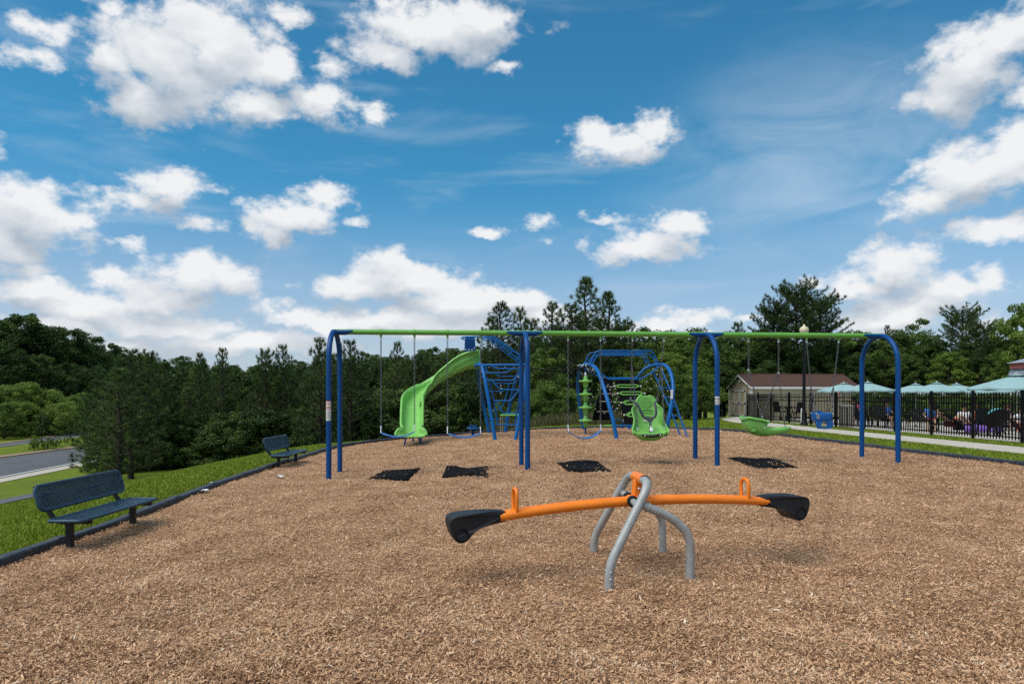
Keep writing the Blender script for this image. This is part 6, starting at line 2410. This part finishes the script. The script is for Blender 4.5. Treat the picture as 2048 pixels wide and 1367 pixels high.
rt = random.Random(5)
ORD = ['first', 'second', 'third', 'fourth', 'fifth', 'sixth', 'seventh', 'eighth', 'ninth', 'tenth', 'eleventh', 'twelfth', 'thirteenth', 'fourteenth', 'fifteenth', 'sixteenth', 'seventeenth', 'eighteenth', 'nineteenth', 'twentieth']


def nth(k):
    return ORD[k] if k < 20 else 'twenty-' + ORD[k - 20]


def relabel(ts, fmt):
    """name each by its order from the left"""
    for k, t in enumerate(sorted(ts, key=lambda q: q.location.x / q.location.y)):
        t['label'] = fmt.format(nth(k))
NAMES = {'pine': 'pine_tree', 'tall_pine': 'pine_tree', 'round_pine': 'pine_tree', 'broad_dark': 'broadleaf_tree', 'broad_mid': 'broadleaf_tree', 'broad_bright': 'broadleaf_tree', 'shrub': 'shrub', 'shrub_bright': 'shrub', 'shrub_dark': 'shrub', 'far_broad': 'broadleaf_tree', 'round_bright': 'broadleaf_tree'}


def plant(kind, px, top, Y_, label, group=None, wide=1.0, var=None, base_py=None):
    p = at(px, 800, Y_)
    g0 = gz(p.x, p.y)
    ht = CAM_Z - (top - HORIZON) / FPX * Y_ - g0
    ht = max(ht, 0.6)
    vs_ = TREES[kind]
    tr, cr, H = vs_[(rt.randrange(len(vs_)) if var is None else var) % len(vs_)]
    cat = 'shrub' if kind.startswith('shrub') and ht <= 3.6 else 'tree'
    t = thing((NAMES[kind] if not (kind == 'shrub' and ht > 3.6) else 'broadleaf_tree'), (p.x, p.y, g0), label, cat, group, rt.uniform(0, 6.28))
    s_ = ht / H
    w_ = s_ * wide * rt.uniform(0.92, 1.1)
    t.scale = (w_, w_, s_)
    for nm, me in (('trunk', tr), ('crown', cr)):
        o = bpy.data.objects.new(nm, me)
        COL.objects.link(o)
        o.parent = t
    return t


SKY_X = [150, 190, 230, 300, 350, 430, 470, 530, 560, 600, 640, 680, 730, 780, 850, 900, 950, 985, 1020, 1060, 1100, 1130, 1175, 1215, 1250, 1300]
SKY_Y = [770, 738, 722, 714, 722, 716, 722, 710, 706, 708, 696, 694, 702, 700, 692, 684, 690, 650, 615, 645, 622, 625, 590, 605, 645, 658]
FB_X = [140, 250, 350, 450, 560, 650, 760, 850, 950, 1060, 1160, 1300, 1450]
FB_Y = [952, 946, 931, 913, 886, 871, 858, 854, 852, 847, 841, 839, 836]


def front_depth(px):
    return ground_at(px, float(np.interp(px, FB_X, FB_Y))).y


GP = 'pines of the belt behind the left lawn'
LPN = 'dark young pine in the thick belt behind the left lawn'
px = 195.0
rows3 = ([], [], [])
while px < 1010:
    d0 = front_depth(px)
    d0 = min(d0, 42)
    sk = float(np.interp(px, SKY_X, SKY_Y))
    rows3[0].append(plant('pine', px, rt.choice((728, 745, 770, 800, 830)) + rt.uniform(-10, 10) + (25 if px < 230 else 0), d0 + rt.uniform(0.8, 2.6), LPN, GP, 1.25))
    rows3[1].append(plant('pine', px + rt.uniform(8, 24), sk + rt.uniform(10, 60), d0 * 1.1 + rt.uniform(2.0, 4.0), LPN, GP, 1.1))
    rows3[2].append(plant('pine', px + rt.uniform(-14, 14), sk + rt.choice((-6, 2, 14, 30)) + rt.uniform(-3, 6), d0 * 1.22 + rt.uniform(4, 7), LPN, GP, 0.95))
    px += rt.uniform(38, 58)
for r_, nm in zip(rows3, ('front', 'middle', 'back')):
    relabel(r_, '{} pine from the left in the ' + nm + ' row of the left pine belt')
# pines that stick out of the skyline
for kind, x_, top, Y_, lab, wd in (
        ('pine', 262, 705, 36, 'broad dark pine at the left end of the pine belt above the road', 1.35),
        ('pine', 238, 742, 33, 'low spreading pine at the outer left edge of the belt, branches over the road', 1.5),
        ('pine', 298, 703, 40, 'bushy pine with a twin pointed top left of the skyline gap', 1.0),
        ('pine', 400, 710, 46, 'thin pine spire alone above the lower skyline at left', 0.7),
        ('pine', 445, 702, 44, 'pointed pine rising left of the far bench', 0.85),
        ('pine', 532, 700, 42, 'pine with a short spire above the far bench', 0.8),
        ('pine', 566, 694, 42, 'slender pine with bare candle top right of the far bench', 0.75),
        ('pine', 640, 680, 38, 'tall narrow pine just left of the first blue arch', 0.85),
        ('pine', 700, 685, 38, 'dense pine just right of the first blue arch', 0.95),
        ('pine', 795, 690, 42, 'spiky pine between the chains of the first belt swing', 0.8),
        ('tall_pine', 1003, 606, 40, 'tall pine left of the second arch, top above the green beam', 1.35),
        ('pine', 1040, 622, 42, 'shorter pine spire behind the second blue arch', 0.75),
        ('tall_pine', 1105, 606, 41, 'pointed pine left of the tallest pine', 1.2),
        ('tall_pine', 1172, 560, 42, 'tallest pine in the photo, jagged top behind the climbing structure', 1.45),
        ('tall_pine', 1216, 588, 43, 'tall pine leaning against the right side of the tallest pine', 1.35),
        ('tall_pine', 1142, 610, 39, 'stout pine filling the gap left below the tallest pine', 1.5),
        ('pine', 1122, 652, 45, 'low dense pine below the pointed pine, behind the green beam', 1.5),
        ('pine', 1165, 640, 46, 'dense pine in front of the tallest pine trunk', 1.5),
        ('pine', 1200, 642, 45, 'dense pine below the right side of the tallest pine', 1.5),
        ('pine', 1062, 645, 45, 'low pine just right of the second arch top', 1.4),
        ('pine', 1250, 640, 41, 'smaller pine at the right foot of the tall pine group', 1.3),
        ('round_pine', 1592, 583, 52, 'large round-crowned pine behind the shed and the lamp globe', 1.05),
        ('round_pine', 1640, 607, 54, 'rounded pine touching the right side of the large crown behind the lamp', 0.95),
        ('round_pine', 1545, 622, 53, 'smaller rounded pine left of the large crown behind the shed', 0.8),
        ('pine', 1476, 648, 55, 'small lone pine top between the third arch and the shed', 0.8),
        ('round_pine', 1925, 628, 56, 'dark round-topped pine above the teal umbrellas at right', 1.0),
        ('round_pine', 1968, 655, 54, 'dark leaning pine right of the round-topped pine at right', 0.85),
        ('pine', 1775, 655, 60, 'thin pine top directly above the fourth blue arch', 0.7)):
    plant(kind, x_, top, Y_, lab, None, wd)

GB = 'broadleaf trees behind the play area'
lst = []
for kind, x_, top, Y_, wd in (
        ('broad_mid', 1085, 690, 34, 1.0), ('broad_mid', 1290, 690, 40, 1.1), ('broad_dark', 1335, 652, 47, 1.1), ('broad_mid', 1352, 682, 41, 1.2), ('broad_dark', 1400, 648, 50, 1.1), ('broad_mid', 1410, 680, 44, 1.2), ('broad_mid', 1440, 700, 52, 1.1), ('broad_dark', 1448, 655, 54, 1.0), ('broad_mid', 1490, 688, 54, 1.1), ('broad_dark', 1520, 660, 56, 1.0), ('broad_mid', 1270, 660, 50, 1.0)):
    lst.append(plant(kind, x_, top, Y_, 'leafy green tree in the row between the tall pines and shed', GB, wd))
relabel(lst, '{} leafy tree from the left between the tall pines and the shed')
GR = 'broadleaf trees beyond the pool'
lst = []
for kind, x_, top, Y_, wd in (
        ('broad_dark', 1560, 690, 56, 1.1), ('broad_mid', 1610, 695, 57, 1.1), ('broad_dark', 1660, 672, 57, 1.1), ('broad_mid', 1700, 658, 58, 1.0), ('broad_dark', 1735, 665, 58, 1.0), ('broad_dark', 1790, 652, 58, 1.1), ('broad_mid', 1830, 650, 60, 1.0), ('broad_dark', 1865, 668, 58, 1.1), ('broad_dark', 1925, 690, 55, 1.2), ('broad_dark', 1985, 670, 57, 1.1), ('broad_dark', 2060, 660, 52, 1.2), ('broad_mid', 1770, 690, 53, 1.2), ('broad_dark', 1820, 705, 52, 1.2), ('broad_dark', 1960, 705, 52, 1.2), ('broad_mid', 1640, 712, 53, 1.1), ('broad_dark', 1715, 705, 52, 1.2), ('broad_dark', 1590, 720, 52, 1.2), ('broad_dark', 1535, 715, 50, 1.1)):
    lst.append(plant(kind, x_, top, Y_, 'leafy green tree in the wood beyond the shed and pool', GR, wd))
relabel(lst, '{} leafy tree from the left in the wood beyond the shed and pool')
plant('broad_bright', 1897, 700, 49, 'bright green tree straight behind the overlapping teal umbrellas', None, 1.15)
plant('broad_bright', 2052, 592, 46, 'pale yellow-green tree cut off by the right margin', None, 0.9)
plant('broad_mid', 2015, 690, 47, 'mid green tree below the pale tree at the right margin', None, 1.0)
plant('broad_bright', 1340, 700, 39, 'bright leafy tree right of the tall pines behind the third swing bay', None, 1.1)
GS = 'shrubs behind the climbing structure'
lst = []
for kind, x_, top, Y_, wd in (('shrub', 1075, 790, 31, 0.9), ('shrub', 1110, 760, 32, 1.0), ('shrub', 1150, 778, 31, 0.9), ('shrub', 1205, 785, 32, 0.9), ('shrub', 1250, 745, 34, 1.0), ('shrub', 1300, 735, 35, 1.0), ('shrub', 1345, 738, 34, 1.1), ('shrub', 1390, 742, 35, 1.1), ('shrub', 1378, 738, 39, 1.1), ('shrub', 1225, 800, 33, 0.8), ('shrub', 1285, 790, 33, 0.9), ('shrub', 1370, 790, 33, 0.9), ('shrub', 1375, 795, 36, 0.8), ('shrub', 1040, 800, 31, 0.9), ('shrub', 1000, 805, 31, 0.8)):
    lst.append(plant(kind, x_, top, Y_, 'rounded dense green shrub behind the climbing structure', GS, wd))
relabel(lst, '{} rounded shrub from the left behind the climbing structure')
GH = 'shrubs along the far side of the pool deck'
lst = []
for k in range(13):
    lst.append(plant('shrub', 1560 + 42 * k, 788 + rt.uniform(-8, 6), 47 if k < 4 else 42.5 + rt.uniform(-0.5, 1.5), '', GH, 1.25))
relabel(lst, '{} shrub from the left along the far side of the pool deck')
GK = 'undergrowth at the foot of the pine belt'
lst, x_ = [], 205.0
while x_ < 1000:
    b_ = float(np.interp(x_, FB_X, FB_Y))
    kd = rt.choice(('pine', 'shrub_dark', 'shrub_dark'))
    lst.append(plant(kd, x_, b_ - rt.uniform(48, 92) * (1.0 if x_ > 450 else 1.15), min(front_depth(x_), 40) + rt.uniform(0.4, 1.6), '', GK, 1.7 if kd == 'pine' else 1.15))
    x_ += rt.uniform(19, 30)
relabel(lst, '{} low dark plant from the left along the foot of the pine belt')
GU = 'bright saplings along the foot of the pine belt'
lst = []
for x_, top, wd in ((322, 848, 1.0), (300, 862, 0.9), (345, 872, 0.8), (215, 892, 0.8), (540, 790, 0.8), (588, 776, 0.9), (505, 838, 0.8), (620, 800, 0.7), (868, 800, 0.7), (765, 812, 0.7), (700, 825, 0.7), (480, 862, 0.7), (268, 880, 0.9), (395, 878, 0.7), (438, 858, 0.8), (560, 812, 0.9), (648, 826, 0.7), (820, 815, 0.7), (905, 806, 0.8), (948, 815, 0.7)):
    lst.append(plant('shrub_bright', x_, top, front_depth(x_) - 0.3, 'bright green sapling at the foot of the pine belt', GU, wd))
relabel(lst, '{} bright sapling from the left at the foot of the pine belt')

# far wood on the rising ground across the roads
GF = 'trees of the far wood across the road'
lst = []
for x_, top, Y_ in ((-60, 650, 92), (-20, 634, 96), (25, 633, 98), (62, 641, 101), (95, 652, 104), (125, 662, 109), (150, 668, 113), (178, 680, 119), (206, 690, 125), (236, 693, 132), (266, 700, 140), (300, 706, 150), (334, 716, 160), (370, 716, 172), (402, 724, 186), (435, 726, 200), (470, 724, 200), (505, 728, 210), (545, 724, 210), (590, 722, 205), (640, 716, 200), (690, 712, 195), (745, 708, 190), (800, 704, 185), (855, 700, 180), (905, 694, 175), (955, 700, 170)):
    lst.append(plant('far_broad', x_, top, Y_, 'dark broadleaf tree in the far wood across the road', GF, 1.05))
relabel(lst, '{} tree from the left along the skyline of the far wood')
lst = []
for x_, top, Y_ in ((-30, 705, 86), (20, 702, 88), (65, 712, 90), (105, 722, 94), (148, 730, 99), (188, 738, 106), (225, 742, 112), (262, 745, 120), (300, 748, 128), (350, 750, 140)):
    lst.append(plant('far_broad', x_, top, Y_, 'dark broadleaf tree in the far wood across the road', GF, 1.0))
relabel(lst, '{} tree from the left in the lower row of the far wood')
GM = 'rounded mid green trees beside the far road'
lst = []
for x_, top, Y_, k_ in ((-12, 772, 72, 'round_bright'), (25, 762, 74, 'round_bright'), (62, 756, 76, 'round_bright'), (98, 772, 77, 'round_bright'), (135, 784, 80, 'round_bright'), (168, 778, 84, 'round_bright'), (8, 800, 68, 'round_bright'), (115, 800, 74, 'round_bright'), (155, 806, 78, 'round_bright'), (48, 798, 72, 'round_bright')):
    lst.append(plant(k_, x_, top, Y_, 'rounded mid green tree beside the far road at left', GM, 1.0))
relabel(lst, '{} rounded mid green tree from the left beside the far road')
plant('broad_dark', 84, 824, 53.5, 'small lone tree on the grass median between the two roads', None, 0.8)
GO = 'low plants on the road median'
for x_, top, Y_ in ((68, 872, 51.5), (76, 870, 52.5), (96, 872, 53), (106, 874, 54), (118, 873, 55.5), (132, 872, 57)):
    plant('shrub_bright', x_, top, Y_, 'low clump of plants under the small median tree', GO, 1.2)
for k in range(9):
    plant('far_broad', -130 - 95 * k, 640 - 14 * k, 88 - 3.5 * k, 'dark broadleaf tree of the far wood beyond the left margin', 'far wood beyond the left margin', 1.1)
# closing rows deep in the wood
GD = 'trees deep in the wood'
for row, (Y_, base_) in enumerate(((64, 730), (74, 716))):
    x_ = 330 + 17 * row
    while x_ < 2120:
        sk = float(np.interp(x_, [330, 700, 980, 1050, 1250, 1320, 1520, 1700, 2000], [738, 716, 690, 675, 675, 680, 685, 685, 690]))
        plant('broad_dark', x_, sk + rt.uniform(0, 16), Y_ + rt.uniform(-3, 3), 'dark tree deep in the wood behind the front rows', GD, 1.35)
        x_ += rt.uniform(36, 50)

# tall dry grass at the wood's edge
def reg_dry(n):
    y = RNG.uniform(26.5, 30.5, n)
    x = RNG.uniform(-1.0, 6.5, n)
    k_ = (y > 26.6 + 0.25 * (x)) & (RNG.random(n) < 0.25 + 0.75 * (np.sin(x * 2.1) * np.sin(y * 1.3 + x) > -0.1))
    return x[k_], y[k_]


blades(16000, reg_dry, 0.22, 0.62, 'dry_grass', 'tall dry grass at the edge of the wood behind the slide', 'dry_grass', 0.003, 'tall grass')
